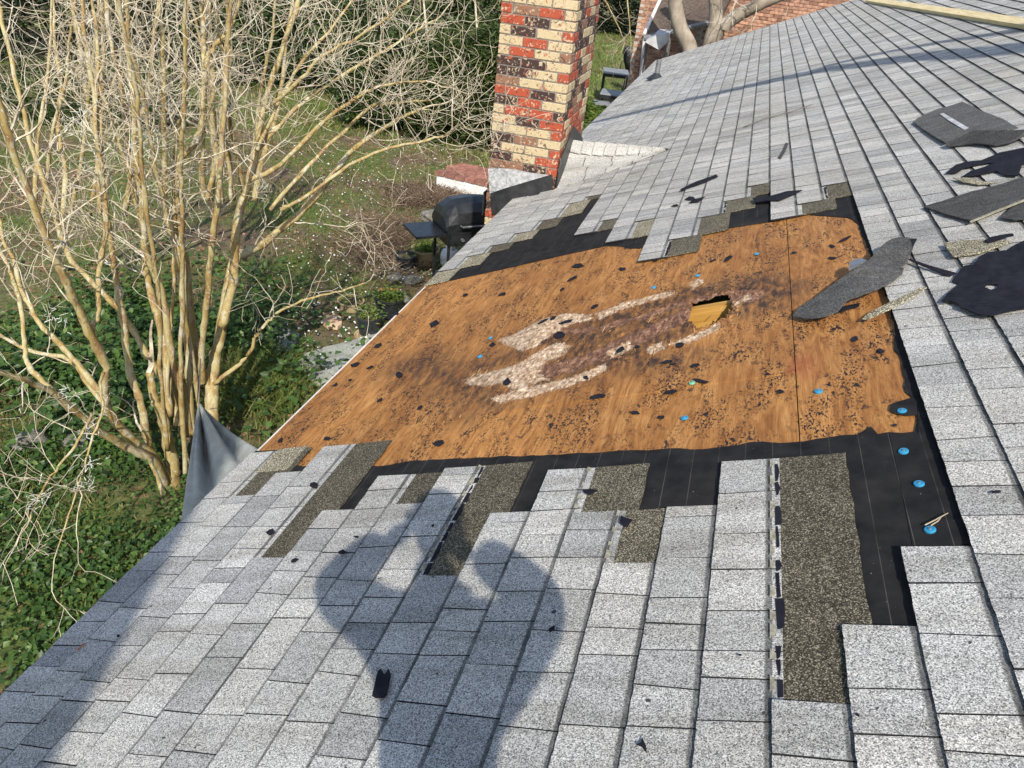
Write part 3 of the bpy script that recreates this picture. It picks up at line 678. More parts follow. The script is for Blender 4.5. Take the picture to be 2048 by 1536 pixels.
# right-hand heap
z3 = lambda P: Zm(1780, 180, 3.966, P)
z4 = lambda P: Zm(1780, 360, 3.17, P)
o = flat('torn_shingle', z3([(185, 262), (215, 230), (370, 160), (480, 130), (580, 100), (720, 170), (900, 240), (1020, 310), (930, 325), (660, 328), (560, 370), (500, 400), (440, 425), (330, 360)]), SB, 'dark torn shingle with grey cement strip lying flat on the upper roof', 'shingle', 'loose torn shingles', heights=[.016, .018, .022, .024, .03, .03, .03, .03, .03, .03, .022, .02, .018, .016], th=.005, tone=.62, sub=1)
lip = onroof(1895, 250, .03); sub_ = flat('folded_flap', z3([(440, 428), (500, 402), (660, 330), (930, 327), (1090, 322), (1110, 355), (960, 420), (840, 447), (660, 432), (600, 437), (455, 457)]), SB, None, None, heights=[.024, .03, .045, .05, .05, .03, .024, .018, .018, .016, .016], th=.005, tone=.3, sub=1)
mwk = sub_.matrix_world.copy(); sub_.parent = o; sub_.matrix_parent_inverse = o.matrix_world.inverted(); sub_.matrix_world = mwk
st = flat('cement_strip', z3([(395, 192), (425, 185), (650, 318), (610, 330), (470, 246)]), CEMENT, None, None, heights=[.031] * 5, th=.002)
mwk = st.matrix_world.copy(); st.parent = o; st.matrix_parent_inverse = o.matrix_world.inverted(); st.matrix_world = mwk
flat('felt_sheet', z3([(445, 668), (520, 600), (600, 575), (730, 560), (870, 500), (1063, 465), (1150, 450), (1150, 560), (1050, 600), (1020, 685), (900, 682), (845, 645), (700, 680), (560, 697), (640, 648), (740, 616), (830, 578), (700, 598), (600, 622), (530, 662)]), SF, 'forked piece of torn black felt above the long dark shingle', 'felt', 'large torn felt pieces', h=.012, th=.003, sub=1)
flat('shingle_strip', z3([(500, 700), (620, 700), (760, 735), (850, 742), (700, 755), (580, 735)]), HL, 'short pale shingle sliver below the forked black felt', 'shingle strip', heights=[.018, .018, .014, .01, .012, .016], th=.004, tone=1)
o = flat('torn_shingle', z4([(210, 176), (330, 140), (520, 82), (720, 30), (870, -20), (1000, -60), (1040, 40), (860, 122), (640, 210), (505, 266), (350, 222)]), SB, 'long dark plank-like torn shingle with pale broken edge', 'shingle', 'loose torn shingles', heights=[.012, .02, .026, .03, .03, .03, .03, .026, .022, .018, .016], th=.006, tone=.5, sub=1)
st = flat('broken_edge', z4([(505, 267), (640, 211), (860, 123), (862, 131), (642, 220), (512, 273)]), CHALK, None, None, heights=[.02, .024, .028, .026, .022, .018], th=.004)
mwk = st.matrix_world.copy(); st.parent = o; st.matrix_parent_inverse = o.matrix_world.inverted(); st.matrix_world = mwk
flat('torn_shingle', z4([(700, 245), (770, 180), (860, 130), (960, 100), (960, 240), (860, 250), (790, 258)]), SB, 'small dark shingle corner tucked under the long plank-like shingle', 'shingle', 'loose torn shingles', h=.014, th=.005, tone=.45)
flat('torn_shingle', z4([(340, 408), (460, 390), (600, 384), (740, 386), (760, 400), (680, 430), (560, 470), (400, 492)]), HL, 'pale grey speckled shingle fragment beside the big black felt', 'shingle', 'loose torn shingles', h=.016, th=.006, tone=.92)
flat('felt_scrap', z4([(600, 388), (640, 366), (720, 350), (780, 343), (785, 357), (740, 365), (660, 392), (620, 400)]), SF, 'curled black felt scrap on the pale speckled shingle fragment', 'felt scrap', h=.026, th=.004)
bigp = z4([(325, 778), (370, 720), (400, 690), (440, 650), (390, 636), (425, 590), (470, 548), (530, 542), (570, 495), (620, 462), (680, 450), (740, 440), (790, 405), (860, 378), (1000, 350), (1000, 810), (860, 806), (760, 832), (690, 855), (640, 872), (560, 862), (500, 835), (445, 820), (430, 795), (385, 775), (350, 782)])
hole4 = z4([(600, 672), (615, 655), (660, 655), (690, 662), (675, 680), (640, 688)])
P = [onroof(x, y, .016) for x, y in bigp]; Hh = [onroof(x, y, .016) for x, y in hole4]
tri = tessellate_polygon([[Vector((p.x, p.y, 0)) for p in P], [Vector((p.x, p.y, 0)) for p in Hh]])
allp = P + Hh; cc = Vector((sum(p.x for p in P) / len(P), sum(p.y for p in P) / len(P), 0))
v = [(p.x - cc.x, p.y - cc.y, .012 + .012 * (.5 + .5 * math.sin(p.x * 17 + p.y * 9))) for p in allp]; q = len(v); v += [(x, y, z - .003) for x, y, z in v]; f = []
for t in tri:
    a_, b_, c_ = (Vector(v[i]) for i in t); t = tuple(t) if (b_ - a_).cross(c_ - a_).z > 0 else tuple(reversed(t)); f += [t, tuple(i + q for i in reversed(t))]
nP = len(P); f += [(i, (i + 1) % nP, q + (i + 1) % nP, q + i) for i in range(nP)] + [(nP + i, nP + (i + 1) % 6, q + nP + (i + 1) % 6, q + nP + i) for i in range(6)]
o = mesh('felt_sheet', v, f, SF, None); o.matrix_world = RM @ Matrix.Translation(cc)
tag(o, 'big ragged sheet of black felt with a small hole in it', 'felt', 'large torn felt pieces')
flat('felt_strip', z4([(95, 498), (130, 503), (250, 545), (420, 592), (395, 608), (340, 602), (200, 545)]), SF, 'narrow black felt strip pointing at the big ragged felt sheet', 'felt scrap', heights=[.02, .02, .02, .014, .012, .012, .018], th=.003)
# small scraps: (x, y, length px, width px, angle deg in the picture)
SCW = [(868, 648, 26, 12, -25), (790, 628, 22, 6, -20), (798, 750, 18, 13, 20), (1013, 765, 14, 20, 60), (1172, 755, 14, 9, 10), (985, 690, 15, 9, -20), (1106, 637, 16, 8, -30), (1132, 644, 30, 7, -18), (1087, 642, 26, 6, -28), (1118, 671, 28, 14, -15), (1156, 532, 22, 9, -12), (1145, 557, 24, 5, -25), (1125, 578, 12, 6, -30), (1245, 538, 16, 7, 0), (1455, 517, 20, 9, -30), (1425, 522, 18, 5, -20), (1665, 516, 18, 5, 5), (1664, 492, 14, 6, 10), (1690, 478, 34, 7, -25), (1710, 678, 18, 14, 0), (1762, 702, 14, 9, 20), (1562, 783, 18, 7, 10), (1335, 724, 28, 7, -8), (1345, 728, 4, 14, 90), (1390, 731, 24, 7, -12), (1535, 748, 14, 6, 5), (1402, 762, 38, 6, 14), (1340, 784, 30, 8, -8), (1270, 826, 26, 8, 6), (1322, 835, 16, 8, 0), (1195, 793, 32, 9, -12), (878, 886, 24, 12, -20), (655, 877, 16, 8, -10), (757, 690, 18, 8, -25), (710, 730, 22, 9, -20), (740, 735, 16, 6, -25), (670, 770, 18, 6, -25), (1005, 588, 16, 6, -15), (1190, 612, 16, 6, -25), (1310, 520, 12, 6, 0), (1240, 700, 24, 8, -30), (1275, 694, 14, 8, -40), (840, 815, 16, 7, -25), (760, 800, 12, 6, -30), (1790, 850, 10, 6, 0), (1715, 770, 8, 8, 0), (930, 590, 14, 5, -25), (700, 760, 10, 5, -20), (1360, 690, 18, 12, -20), (1588, 505, 14, 5, 0), (560, 880, 12, 6, -40)]
SCS = [(628, 970, 20, 14, -10), (540, 1065, 18, 12, -25), (588, 1121, 16, 8, -15), (685, 1105, 14, 10, -10), (1104, 1258, 16, 9, -40), (1250, 1045, 30, 26, 40), (1180, 983, 28, 12, 0), (1993, 984, 18, 7, 0), (866, 1051, 10, 5, -45), (237, 1272, 8, 8, 60), (1395, 400, 44, 7, -20), (1380, 397, 20, 10, 0), (1350, 411, 18, 4, -5), (713, 1074, 12, 5, 5), (1480, 1310, 6, 5, 0), (1715, 1430, 10, 5, 40)]
def scrap(x, y, L, W, an, hgt, label, group):
    ca, sa = math.cos(math.radians(an)), math.sin(math.radians(an)); P = []; k = random.choice((4, 5, 5, 6, 7)); ph = random.uniform(0, .5)
    for i in range(k):
        t = 2 * math.pi * (i + ph + random.uniform(-.22, .22)) / k; r_ = random.uniform(.36, .62); u = math.cos(t) * L * r_; v = math.sin(t) * W * r_; P.append((x + u * ca - v * sa, y + u * sa + v * ca))
    flat('felt_scrap', P, SF, label, 'felt scrap', group, heights=[hgt + random.choice((0, 0, .001, .004)) for _ in P], th=.0013)
for t in SCW: scrap(*t, DZ + .003, 'small torn scrap of black felt lying on bare plywood', 'felt scraps on the plywood')
for t in SCS: scrap(*t, .009, 'small torn scrap of black felt lying on grey shingles', 'felt scraps on the shingles')
flat('felt_scrap', [(745, 1393), (756, 1345), (762, 1339), (770, 1351), (778, 1339), (782, 1349), (774, 1390), (768, 1396), (752, 1397)], SF, 'folded blue-black felt scrap alone in the person-shaped shadow', 'felt scrap', h=.010, th=.004)
flat('felt_scrap', [(1285, 1476), (1282, 1487), (1273, 1490), (1284, 1494), (1294, 1507), (1292, 1492)], SF, 'tiny star-shaped black felt scrap on the near shingles', 'felt scrap', h=.010, th=.003)
flat('felt_scrap', [(1505, 397), (1540, 393), (1575, 383), (1605, 381), (1580, 392), (1560, 401), (1530, 402), (1510, 405)], SF, 'long black felt scrap over the far edge of the opening', 'felt scrap', h=.014, th=.004)
flat('felt_scrap', Zm(1400, 380, 2.954, [(1120, 1300), (1125, 1270), (1180, 1250), (1265, 1225), (1285, 1250), (1285, 1330), (1220, 1335), (1140, 1320)]), FE, 'black felt tab held by a blue cap at the plywood corner', 'felt scrap', h=DZ + .004, th=.002)
flat('felt_strip', [(1361, 379), (1392, 364), (1432, 350), (1437, 353), (1395, 370), (1362, 382)], SF, 'thin curved black felt strip on the far shingles', 'felt scrap', h=.014, th=.004)
flat('felt_scrap', [(1556, 315), (1566, 300), (1572, 285), (1577, 288), (1570, 304), (1562, 318)], SB, 'faded grey felt wisp on the far shingles', 'felt scrap', h=.010, th=.003)
GB2 = mat_simple('grey_dead_wood', [(.3, (.09, .08, .07)), (.7, (.20, .18, .16))], 20)
def stick(name, pts, r, m, label, cat, hgt=.02):
    mb = MB(); P = [RM @ onroof(x, y, hgt) for x, y in pts]; c = P[0].copy(); mb.tube([p - c for p in P], [r] * (len(P) - 1) + [r * .6], 5)
    o = mb.build(name, m); o.location = c; return tag(o, label, cat)
stick('stick', [(1487, 254), (1530, 237), (1580, 224), (1622, 210)], .0055, GB2, 'thin fallen stick lying across the far shingles', 'stick')
stick('twig', [(1850, 1050), (1870, 1040), (1896, 1026)], .0016, TWIG, 'forked dry pine needle beside the lowest blue cap', 'twig', .0)
stick('twig', [(1862, 1051), (1876, 1042), (1884, 1032)], .0014, TWIG, 'short dry needle above the lowest blue cap', 'twig', .0)
stick('twig', [(155, 1300), (163, 1292), (170, 1286)], .003, TERRA, 'brown curled twig on the shaded shingles near the eave', 'twig', .012)
for p in [((1340, 580), (1365, 573)), ((1300, 605), (1316, 598))]: pass
# splinters of plywood
for i in range(26):
    x, y = random.choice([(1010, 760), (1130, 730), (1300, 640), (1450, 600), (880, 845), (1290, 700)]); x += random.gauss(0, 45); y += random.gauss(0, 16)
    p = onroof(x, y, DZ + .004); L = random.uniform(.012, .05)
    mb = MB(); d = Vector((random.uniform(-.4, .4), 1, random.uniform(-.1, .25))).normalized(); mb.tube([Vector((0, 0, 0)), d * L * .5, d * L], [.0012, .002, .0008], 4)
    o = mb.build('wood_splinter', SHCHIP); o.matrix_world = RM @ Matrix.Translation(p); tag(o, 'pale plywood splinter lying on the weathered bare wood', 'splinter', 'splinters on the bare plywood')
# lumber board
bA, bB = onroof(1745, 2, .02), onroof(2047, 48, .02); dirb = (bB - bA).normalized(); bB2 = bB + dirb * 1.4; bA2 = bA - dirb * .25
sd = Vector((dirb.y, -dirb.x, 0)); mb = MB(); v = []
for p in (bA2, bB2):
    for a_, h_ in ((-.07, .008), (.07, .008), (.07, .046), (-.07, .046)): v.append(p + sd * a_ + Vector((0, 0, h_ - .02)))
c = v[0].copy(); mb.add([p - c for p in v], [(0, 1, 2, 3), (7, 6, 5, 4), (0, 4, 5, 1), (1, 5, 6, 2), (2, 6, 7, 3), (3, 7, 4, 0)])
o = mb.build('lumber_board', LUMBER); o.matrix_world = RM @ Matrix.Translation(c); tag(o, 'long pale yellow new lumber board lying on the upper roof', 'board')
for t in (.28, .72):
    p = bA.lerp(bB, t) + Vector((0, 0, .0275)) + sd * random.uniform(-.03, .03) - c; k = MB(); k.lathe([(0, 0), (.014, 0), (.014, -.004)], tuple(p), 10); k.build('knot', TERRA, o)

# ------------------------------------------------------------------ ground
def mat_ground():
    N = NT('garden_soil', .95, .2); v = N.co()
    c = N.ramp(N.noise(5, 6, .65), [(.3, (.07, .05, .032)), (.5, (.15, .11, .068)), (.7, (.27, .20, .13))])
    gm = N.val(N.noise(.55, 5, .6), .42, .56); gc = N.ramp(N.noise(11, 5, .65), [(.3, (.05, .075, .018)), (.55, (.12, .16, .04)), (.75, (.22, .24, .08))])
    c = N.mix(gm, c, gc)
    lf = N.sep(N.vor(26))[0]; c = N.mix(N.math('MULTIPLY', N.val(lf, .72, .76), N.val(N.noise(2.2, 3), .5, .6)), c, (.27, .15, .085))
    return N.done(c, N.noise(22, 6, .7), .9, .05)
GROUND = mat_ground()
gv = []; gf = []
xs = np.concatenate([np.linspace(-300, -40, 8), np.linspace(-36, 20, 57), np.linspace(26, 300, 8)]); ys = np.concatenate([np.linspace(-200, -12, 7), np.linspace(-10, 60, 71), np.linspace(70, 400, 10)])
for x in xs:
    for y in ys: gv.append((x, y, 0 if abs(x) > 36 or not -9 < y < 58 else .03 * math.sin(x * .9 + 1) * math.sin(y * .7)))
ny = len(ys); gf = [(i * ny + j, (i + 1) * ny + j, (i + 1) * ny + j + 1, i * ny + j + 1) for i in range(len(xs) - 1) for j in range(ny - 1)]
o = mesh('ground', gv, gf, GROUND, smooth=True); o['kind'] = 'structure'
def gz(x, y): return .03 * math.sin(x * .9 + 1) * math.sin(y * .7)
# stepping slabs
def blob_slab(name, px, h, m, label=None, cat=None, struct=False, group=None):
    P = [onz(x, y) for x, y in px]; c = Vector((sum(p.x for p in P), sum(p.y for p in P), 0)) / len(P); q = len(P)
    v = [(p.x - c.x, p.y - c.y, h) for p in P] + [((p.x - c.x) * 1.02, (p.y - c.y) * 1.02, -.06) for p in P]
    o = mesh(name, v, [tuple(range(q)) if (P[1] - P[0]).cross(P[2] - P[1]).z > 0 else tuple(range(q))[::-1]] + [(i, q + i, q + (i + 1) % q, (i + 1) % q) for i in range(q)], m)
    o.location = (c.x, c.y, gz(c.x, c.y))
    if struct: o['kind'] = 'structure'
    else: tag(o, label, cat, group)
    return o
blob_slab('path_slab', [(490, 690), (500, 668), (530, 655), (575, 660), (600, 672), (590, 695), (560, 722), (520, 720)], .045, SLAB, struct=True)
blob_slab('path_slab', [(598, 735), (610, 715), (650, 702), (700, 690), (760, 670), (800, 680), (770, 730), (700, 770), (640, 775), (612, 760)], .045, SLAB, struct=True)

# grass, ivy, flowers -------------------------------------------------
def blades(name, n, pick, hgt, wid, m, label, cat='grass', lean=.5):
    pts = np.array([pick() for _ in range(n)]); ang = rng.uniform(0, 2 * np.pi, n); hh = rng.uniform(*hgt, n); ww = rng.uniform(*wid, n)
    dx, dy = np.cos(ang), np.sin(ang); lx, ly = rng.normal(0, lean, n) * hh, rng.normal(0, lean, n) * hh
    z0 = np.array([gz(x, y) for x, y in pts]) - .01
    V = np.zeros((n, 4, 3)); V[:, 0] = np.c_[pts[:, 0] - dx * ww, pts[:, 1] - dy * ww, z0]; V[:, 1] = np.c_[pts[:, 0] + dx * ww, pts[:, 1] + dy * ww, z0]
    V[:, 2] = np.c_[pts[:, 0] + dx * ww * .5 + lx * .6, pts[:, 1] + dy * ww * .5 + ly * .6, z0 + hh * .65]; V[:, 3] = np.c_[pts[:, 0] + lx, pts[:, 1] + ly, z0 + hh]
    i = np.arange(n) * 4; Fc = np.concatenate([np.c_[i, i + 1, i + 2], np.c_[i, i + 2, i + 3]])
    patch = np.sin(pts[:, 0] * 1.3 + 2 * np.sin(pts[:, 1] * .9)) * .18; t = np.repeat(np.clip(rng.normal(.5, .22, n) + patch, 0, 1), 4)
    o = npmesh(name, V.reshape(-1, 3), Fc, m, attr={'tone': t}, kind='stuff'); return tag(o, label, cat)
GRASS = leafmat('grass_blade', [(0, (.26, .20, .095)), (.22, (.20, .20, .06)), (.5, (.12, .18, .036)), (.8, (.17, .25, .05)), (1, (.30, .33, .10))], .3)
def pick_lawn():
    while True:
        y = 3 + 21 * random.random() ** 1.3; x = random.uniform(-16, -1.6) if y > 8 else random.uniform(-9, -1.9)
        if math.sin(x * 1.7 + 1.3 * math.sin(y * 1.1)) + math.sin(y * 1.9 + x) + random.gauss(0, .7) > -.35: return x, y
blades('grass', 90000, pick_lawn, (.03, .10), (.004, .011), GRASS, 'patchy green lawn grass growing between tree and house')
def pick_far(): return random.uniform(-14, -2.0), random.uniform(17, 48)
blades('grass', 40000, pick_far, (.06, .16), (.014, .03), GRASS, 'bright green lawn beyond the brick chimney')
IVY = leafmat('ivy_leaf', [(0, (.025, .05, .012)), (.45, (.05, .105, .022)), (.8, (.09, .165, .035)), (1, (.17, .23, .07))], .25, .45)
def leaves(pts, nrm_up, size, asp, tones):
    """quads with a fold: pts (n,3)"""
    n_ = len(pts); a = rng.normal(0, 1, (n_, 3)); a[:, 2] *= .4; a /= np.linalg.norm(a, axis=1)[:, None]
    up = rng.normal(0, 1, (n_, 3)) * (1 - nrm_up) + np.array([0, 0, 1.]) * nrm_up; b = np.cross(up, a); b /= np.linalg.norm(b, axis=1)[:, None] + 1e-9
    nn = np.cross(a, b); s_ = rng.uniform(size[0], size[1], n_)[:, None]
    V = np.zeros((n_, 4, 3)); V[:, 0] = pts - a * s_; V[:, 1] = pts + b * s_ * asp + nn * s_ * .25; V[:, 2] = pts + a * s_; V[:, 3] = pts - b * s_ * asp + nn * s_ * .25
    i = np.arange(n_) * 4; Fc = np.concatenate([np.c_[i, i + 1, i + 2], np.c_[i, i + 2, i + 3]]); return V.reshape(-1, 3), Fc, np.repeat(tones, 4)
def ivy_patch(name, n_, region, hmax, size, label, m=IVY, cat='ground cover'):
    P = []
    while len(P) < n_:
        x, y = region()
        if math.sin(x * 3.1 + math.sin(y * 2.3)) + math.sin(y * 3.7 + x) + random.gauss(0, .8) < -.9: continue
        P.append((x, y, gz(x, y) + random.random() ** 1.4 * hmax * (.6 + .4 * math.sin(x * 2.2) * math.sin(y * 2.7))))
    V, Fc, t = leaves(np.array(P), .72, size, .72, np.clip(rng.normal(.5, .22, n_), 0, 1)); return tag(npmesh(name, V, Fc, m, attr={'tone': t}, kind='stuff'), label, cat)
ivy_patch('ivy', 30000, lambda: (random.uniform(-7.2, -1.9), random.uniform(1.0, 5.0)), .17, (.016, .036), 'low dark green ivy covering the ground below the eave')
ivy_patch('ivy', 9000, lambda: (random.gauss(-6.0, .9), random.gauss(6.6, 1.0)), .55, (.03, .06), 'taller broad-leaved green growth behind the multi-stemmed tree')
DRY = leafmat('dead_leaf', [(0, (.12, .06, .03)), (.5, (.26, .14, .08)), (1, (.42, .27, .17))], .15, .8)
ivy_patch('leaf_litter', 9000, lambda: (random.uniform(-13, -1.9), random.uniform(2, 22)), .025, (.02, .045), 'scattered brown fallen leaves over soil and lawn', DRY, 'leaf litter')
PETAL = mat_simple('white_petal', [(.3, (.72, .72, .68)), (.7, (.82, .82, .80))], 10, rough=.7)
P = []
for cx_, cy_, sx2, sy2, nn_ in ((700, 330, 70, 28, 150), (760, 380, 70, 25, 120), (660, 480, 60, 40, 110), (690, 560, 90, 50, 120), (640, 640, 60, 40, 110), (860, 300, 60, 15, 60), (880, 350, 50, 20, 50), (800, 545, 40, 20, 80), (690, 690, 20, 15, 25)):
    for _ in range(nn_):
        p = onz(random.gauss(cx_, sx2), random.gauss(cy_, sy2)); P.append((p.x, p.y, gz(p.x, p.y) + random.uniform(.05, .11)))
V, Fc, t = leaves(np.array(P), .85, (.010, .020), .9, np.full(len(P), .5)); tag(npmesh('wild_flowers', V, Fc, PETAL, attr={'tone': t}, kind='stuff'), 'tiny white wild flowers dotted through the lawn', 'flowers')

# ------------------------------------------------------------------ shrubs and hedges
def shrub(name, blobs, n_, size, asp, m, label, cat, stems, group=None, nrm=.1, droop=0):
    base = Vector(stems[0]); root = empty(name, base, label, cat, group)
    P = []; T = []; tot = sum(r[0] * r[1] * r[2] for c, r in blobs) ** 1
    wts = [r[0] * r[1] + r[1] * r[2] + r[0] * r[2] for c, r in blobs]; sw = sum(wts)
    for (c, r), wt in zip(blobs, wts):
        k = int(n_ * wt / sw); d = rng.normal(0, 1, (k, 3)); d /= np.linalg.norm(d, axis=1)[:, None]
        lump = 1 + .16 * np.sin(d[:, 0] * 7 + c[0]) * np.sin(d[:, 1] * 6 + c[1]) + .12 * np.sin(d[:, 2] * 9 + d[:, 0] * 5) + rng.normal(0, .07, k)
        rad = (rng.uniform(.45, 1, k) ** .45) * lump; q = np.array(c) + d * np.array(r) * rad[:, None]
        keep = q[:, 2] > .02; q = q[keep]; P.append(q); T.append(np.clip(.45 + .18 * np.sin(q[:, 0] * 5 + q[:, 1] * 3) * np.sin(q[:, 2] * 6) + rng.normal(0, .18, len(q)), 0, 1))
    P = np.concatenate(P); T = np.concatenate(T); V, Fc, t = leaves(P - np.array(base), nrm, size, asp, T)
    npmesh('foliage', V, Fc, m, root, {'tone': t}, kind='stuff')
    for st_ in stems:
        mb = MB(); b_ = Vector(st_) - base
        for k in range(3):
            c, r = blobs[k % len(blobs)]; tip = Vector(c) - base + Vector((random.uniform(-.4, .4) * r[0], random.uniform(-.4, .4) * r[1], 0)); mb.tube([b_ + Vector((0, 0, -.05)), b_.lerp(tip, .5) + Vector((0, 0, .1)), tip], [.05, .035, .015], 6)
        mb.build('stem', TWIG, root)
    return root
EVER = leafmat('evergreen_leaf', [(0, (.014, .026, .008)), (.45, (.038, .068, .016)), (.75, (.075, .115, .026)), (1, (.13, .165, .045))], .2)
BAMB = leafmat('narrow_green_leaf', [(0, (.022, .036, .010)), (.4, (.055, .085, .020)), (.75, (.105, .135, .035)), (1, (.18, .20, .065))], .25)
DARKE = leafmat('dark_evergreen_leaf', [(0, (.008, .014, .006)), (.5, (.022, .034, .012)), (1, (.06, .075, .028))], .15)
LIME = leafmat('lime_leaf', [(0, (.06, .10, .015)), (.5, (.13, .20, .03)), (1, (.22, .29, .06))], .35)
shrub('evergreen_bush', [((-6.2, 18.6, 1.2), (1.5, 1.1, 1.25)), ((-5.5, 18.3, 1.75), (1.1, 1.0, 1.15)), ((-7.0, 18.2, .8), (.9, .9, .85))], 26000, (.05, .11), .22, BAMB, 'dense narrow-leaved green bush beside the chimney', 'bush', [(-6.2, 18.6, 0)], 'bushes along the back of the garden', .05)
shrub('evergreen_bush', [((-8.7, 18.3, 1.05), (1.15, 1.0, 1.1)), ((-8.1, 18.8, 1.5), (.9, .9, .9))], 15000, (.035, .075), .4, EVER, 'rounded blue-green bush left of the narrow-leaved bush', 'bush', [(-8.6, 18.4, 0)], 'bushes along the back of the garden')
shrub('evergreen_bush', [((-11.6, 21.5, 1.7), (2.2, 1.4, 1.8)), ((-14.2, 20.5, 1.5), (2.0, 1.3, 1.6))], 16000, (.05, .10), .42, EVER, 'wide dark green bush behind the bare stems', 'bush', [(-12.2, 21.3, 0)], 'bushes along the back of the garden')
shrub('evergreen_bush', [((-18.5, 20.5, 2.2), (2.6, 1.8, 2.4)), ((-21.5, 18.6, 2.0), (2.2, 1.8, 2.2))], 13000, (.06, .12), .42, DARKE, 'tall blackish evergreen bush at the garden corner', 'bush', [(-19.5, 20, 0)], 'bushes along the back of the garden')
shrub('evergreen_bush', [((-13.2, 15.2, .75), (1.3, .9, .8)), ((-14.8, 14.2, .6), (1.2, .8, .7))], 7000, (.03, .06), .5, EVER, 'low green bush in front of the blackish evergreen', 'bush', [(-13.6, 14.9, 0)], 'bushes along the back of the garden')
hd_ = empty('hedge', (-14, 31, 0), 'long dark mixed hedge closing the back of the garden', 'hedge')
Pn = []; 
for c, r in [((-30 + 3.4 * i, 27 + 3.2 * math.sin(i * 1.3) + .25 * i, 2.0 + .5 * math.sin(i * 2.1)), (2.6, 1.6, 2.4 + .5 * math.sin(i * 1.7))) for i in range(7)]:
    k = 5200; d = rng.normal(0, 1, (k, 3)); d /= np.linalg.norm(d, axis=1)[:, None]; Pn.append(np.array(c) + d * np.array(r) * ((rng.uniform(.4, 1, k) ** .5) * (1 + .2 * np.sin(d[:, 0] * 6) * np.sin(d[:, 2] * 7)))[:, None])
Pn = np.concatenate(Pn); Pn = Pn[Pn[:, 2] > 0]; V, Fc, t = leaves(Pn - np.array((-14, 31, 0)), .1, (.07, .16), .45, np.clip(.42 + .2 * np.sin(Pn[:, 0] * 1.7) * np.sin(Pn[:, 2] * 2.2) + rng.normal(0, .16, len(Pn)), 0, 1)); npmesh('foliage', V, Fc, EVER, hd_, {'tone': t}, kind='stuff')
mb = MB()
for i in range(16): mb.tube([(-16 + i * 1.9, -4 + random.uniform(-1, 1), -.1), (-16 + i * 1.9 + .2, -4, 1.2), (-16 + i * 1.9 - .1, -3.8, 2.6)], [.06, .05, .03], 6)
mb.build('stems', TWIG, hd_, kind='stuff')
shrub('dark_bush', [((-8.4, 46, 2.6), (2.6, 2.0, 2.9)), ((-6.0, 46.5, 2.4), (1.9, 1.8, 2.7)), ((-10.5, 47, 2.8), (2.4, 2, 3.2))], 15000, (.09, .18), .4, DARKE, 'tall dark evergreen bush right of the chimney', 'bush', [(-8, 46.2, 0)], 'bushes beyond the chimney')
pS = onz(1195, 232); shrub('lime_bush', [((-3.35, 15.2, .9), (.75, .6, .8)), ((-3.15, 17.2, 1.0), (.65, .9, .7)), ((-3.5, 14.2, .6), (.5, .5, .6))], 8000, (.05, .10), .2, LIME, 'lime green grassy shrub between chimney and patio clutter', 'shrub', [(-3.4, 15.3, 0)], 'bushes beyond the chimney', .05)
BRUSH = leafmat('dry_brush', [(0, (.09, .06, .04)), (.5, (.18, .125, .085)), (1, (.33, .25, .17))], .05, .9)
def pick_brush():
    p = onz(random.gauss(780, 45), random.gauss(500, 32)); return p.x, p.y
blades('dry_brush', 3200, pick_brush, (.06, .26), (.003, .006), BRUSH, 'tangle of dry brown stems on the lawn by the grill', 'dry brush', 1.0)
def pick_mulch():
    p = onz(random.gauss(850, 40), random.gauss(395, 13)); return p.x, p.y
blades('dry_brush', 4000, pick_mulch, (.04, .2), (.005, .011), BRUSH, 'rusty brown dead foliage behind the grill', 'dry brush', 1.0)
def pick_sh():
    p = onz(random.gauss(500, 50), random.gauss(770, 35)); return p.x, p.y
blades('grass', 6000, pick_sh, (.08, .28), (.004, .008), GRASS, 'dark tufted grass in the shade behind the tarp', 'grass', .6)

# ------------------------------------------------------------------ bare trees
def smooth(P, k=4):
    P = [Vector(p) for p in P]; out = []
    for i in range(len(P) - 1):
        p0, p1, p2, p3 = P[max(i - 1, 0)], P[i], P[i + 1], P[min(i + 2, len(P) - 1)]
        for j in range(k):
            t = j / k; out.append(.5 * ((2 * p1) + (p2 - p0) * t + (2 * p0 - 5 * p1 + 4 * p2 - p3) * t * t + (3 * p1 - p0 - 3 * p2 + p3) * t ** 3))
    return out + [P[-1]]
def rv(s_=1): return Vector((random.gauss(0, s_), random.gauss(0, s_), random.gauss(0, s_)))
def twig(mb, p, d, L, r, depth, wig=.3, up=.12):
    nseg = max(4, int(L / .065)); pts = [p.copy()]; rad = [r]; d = d.normalized(); kids = []
    for i in range(nseg):
        d = (d + rv(wig) * .75 + Vector((0, 0, up * .4))).normalized(); p = p + d * (L / nseg); pts.append(p.copy()); rad.append(max(.0018, r * (1 - .75 * (i + 1) / nseg)))
        if depth > 0 and i > 0 and random.random() < .40: kids.append((p.copy(), d.copy(), rad[-1]))
    mb.tube(pts, rad, 4 if r > .006 else 3, cap=False)
    for q, dd, rr in kids:
        side = dd.cross(rv()).normalized(); twig(mb, q, dd * .55 + side * .85, L * random.uniform(.35, .65), max(.0022, rr * .7), depth - 1, wig, up)
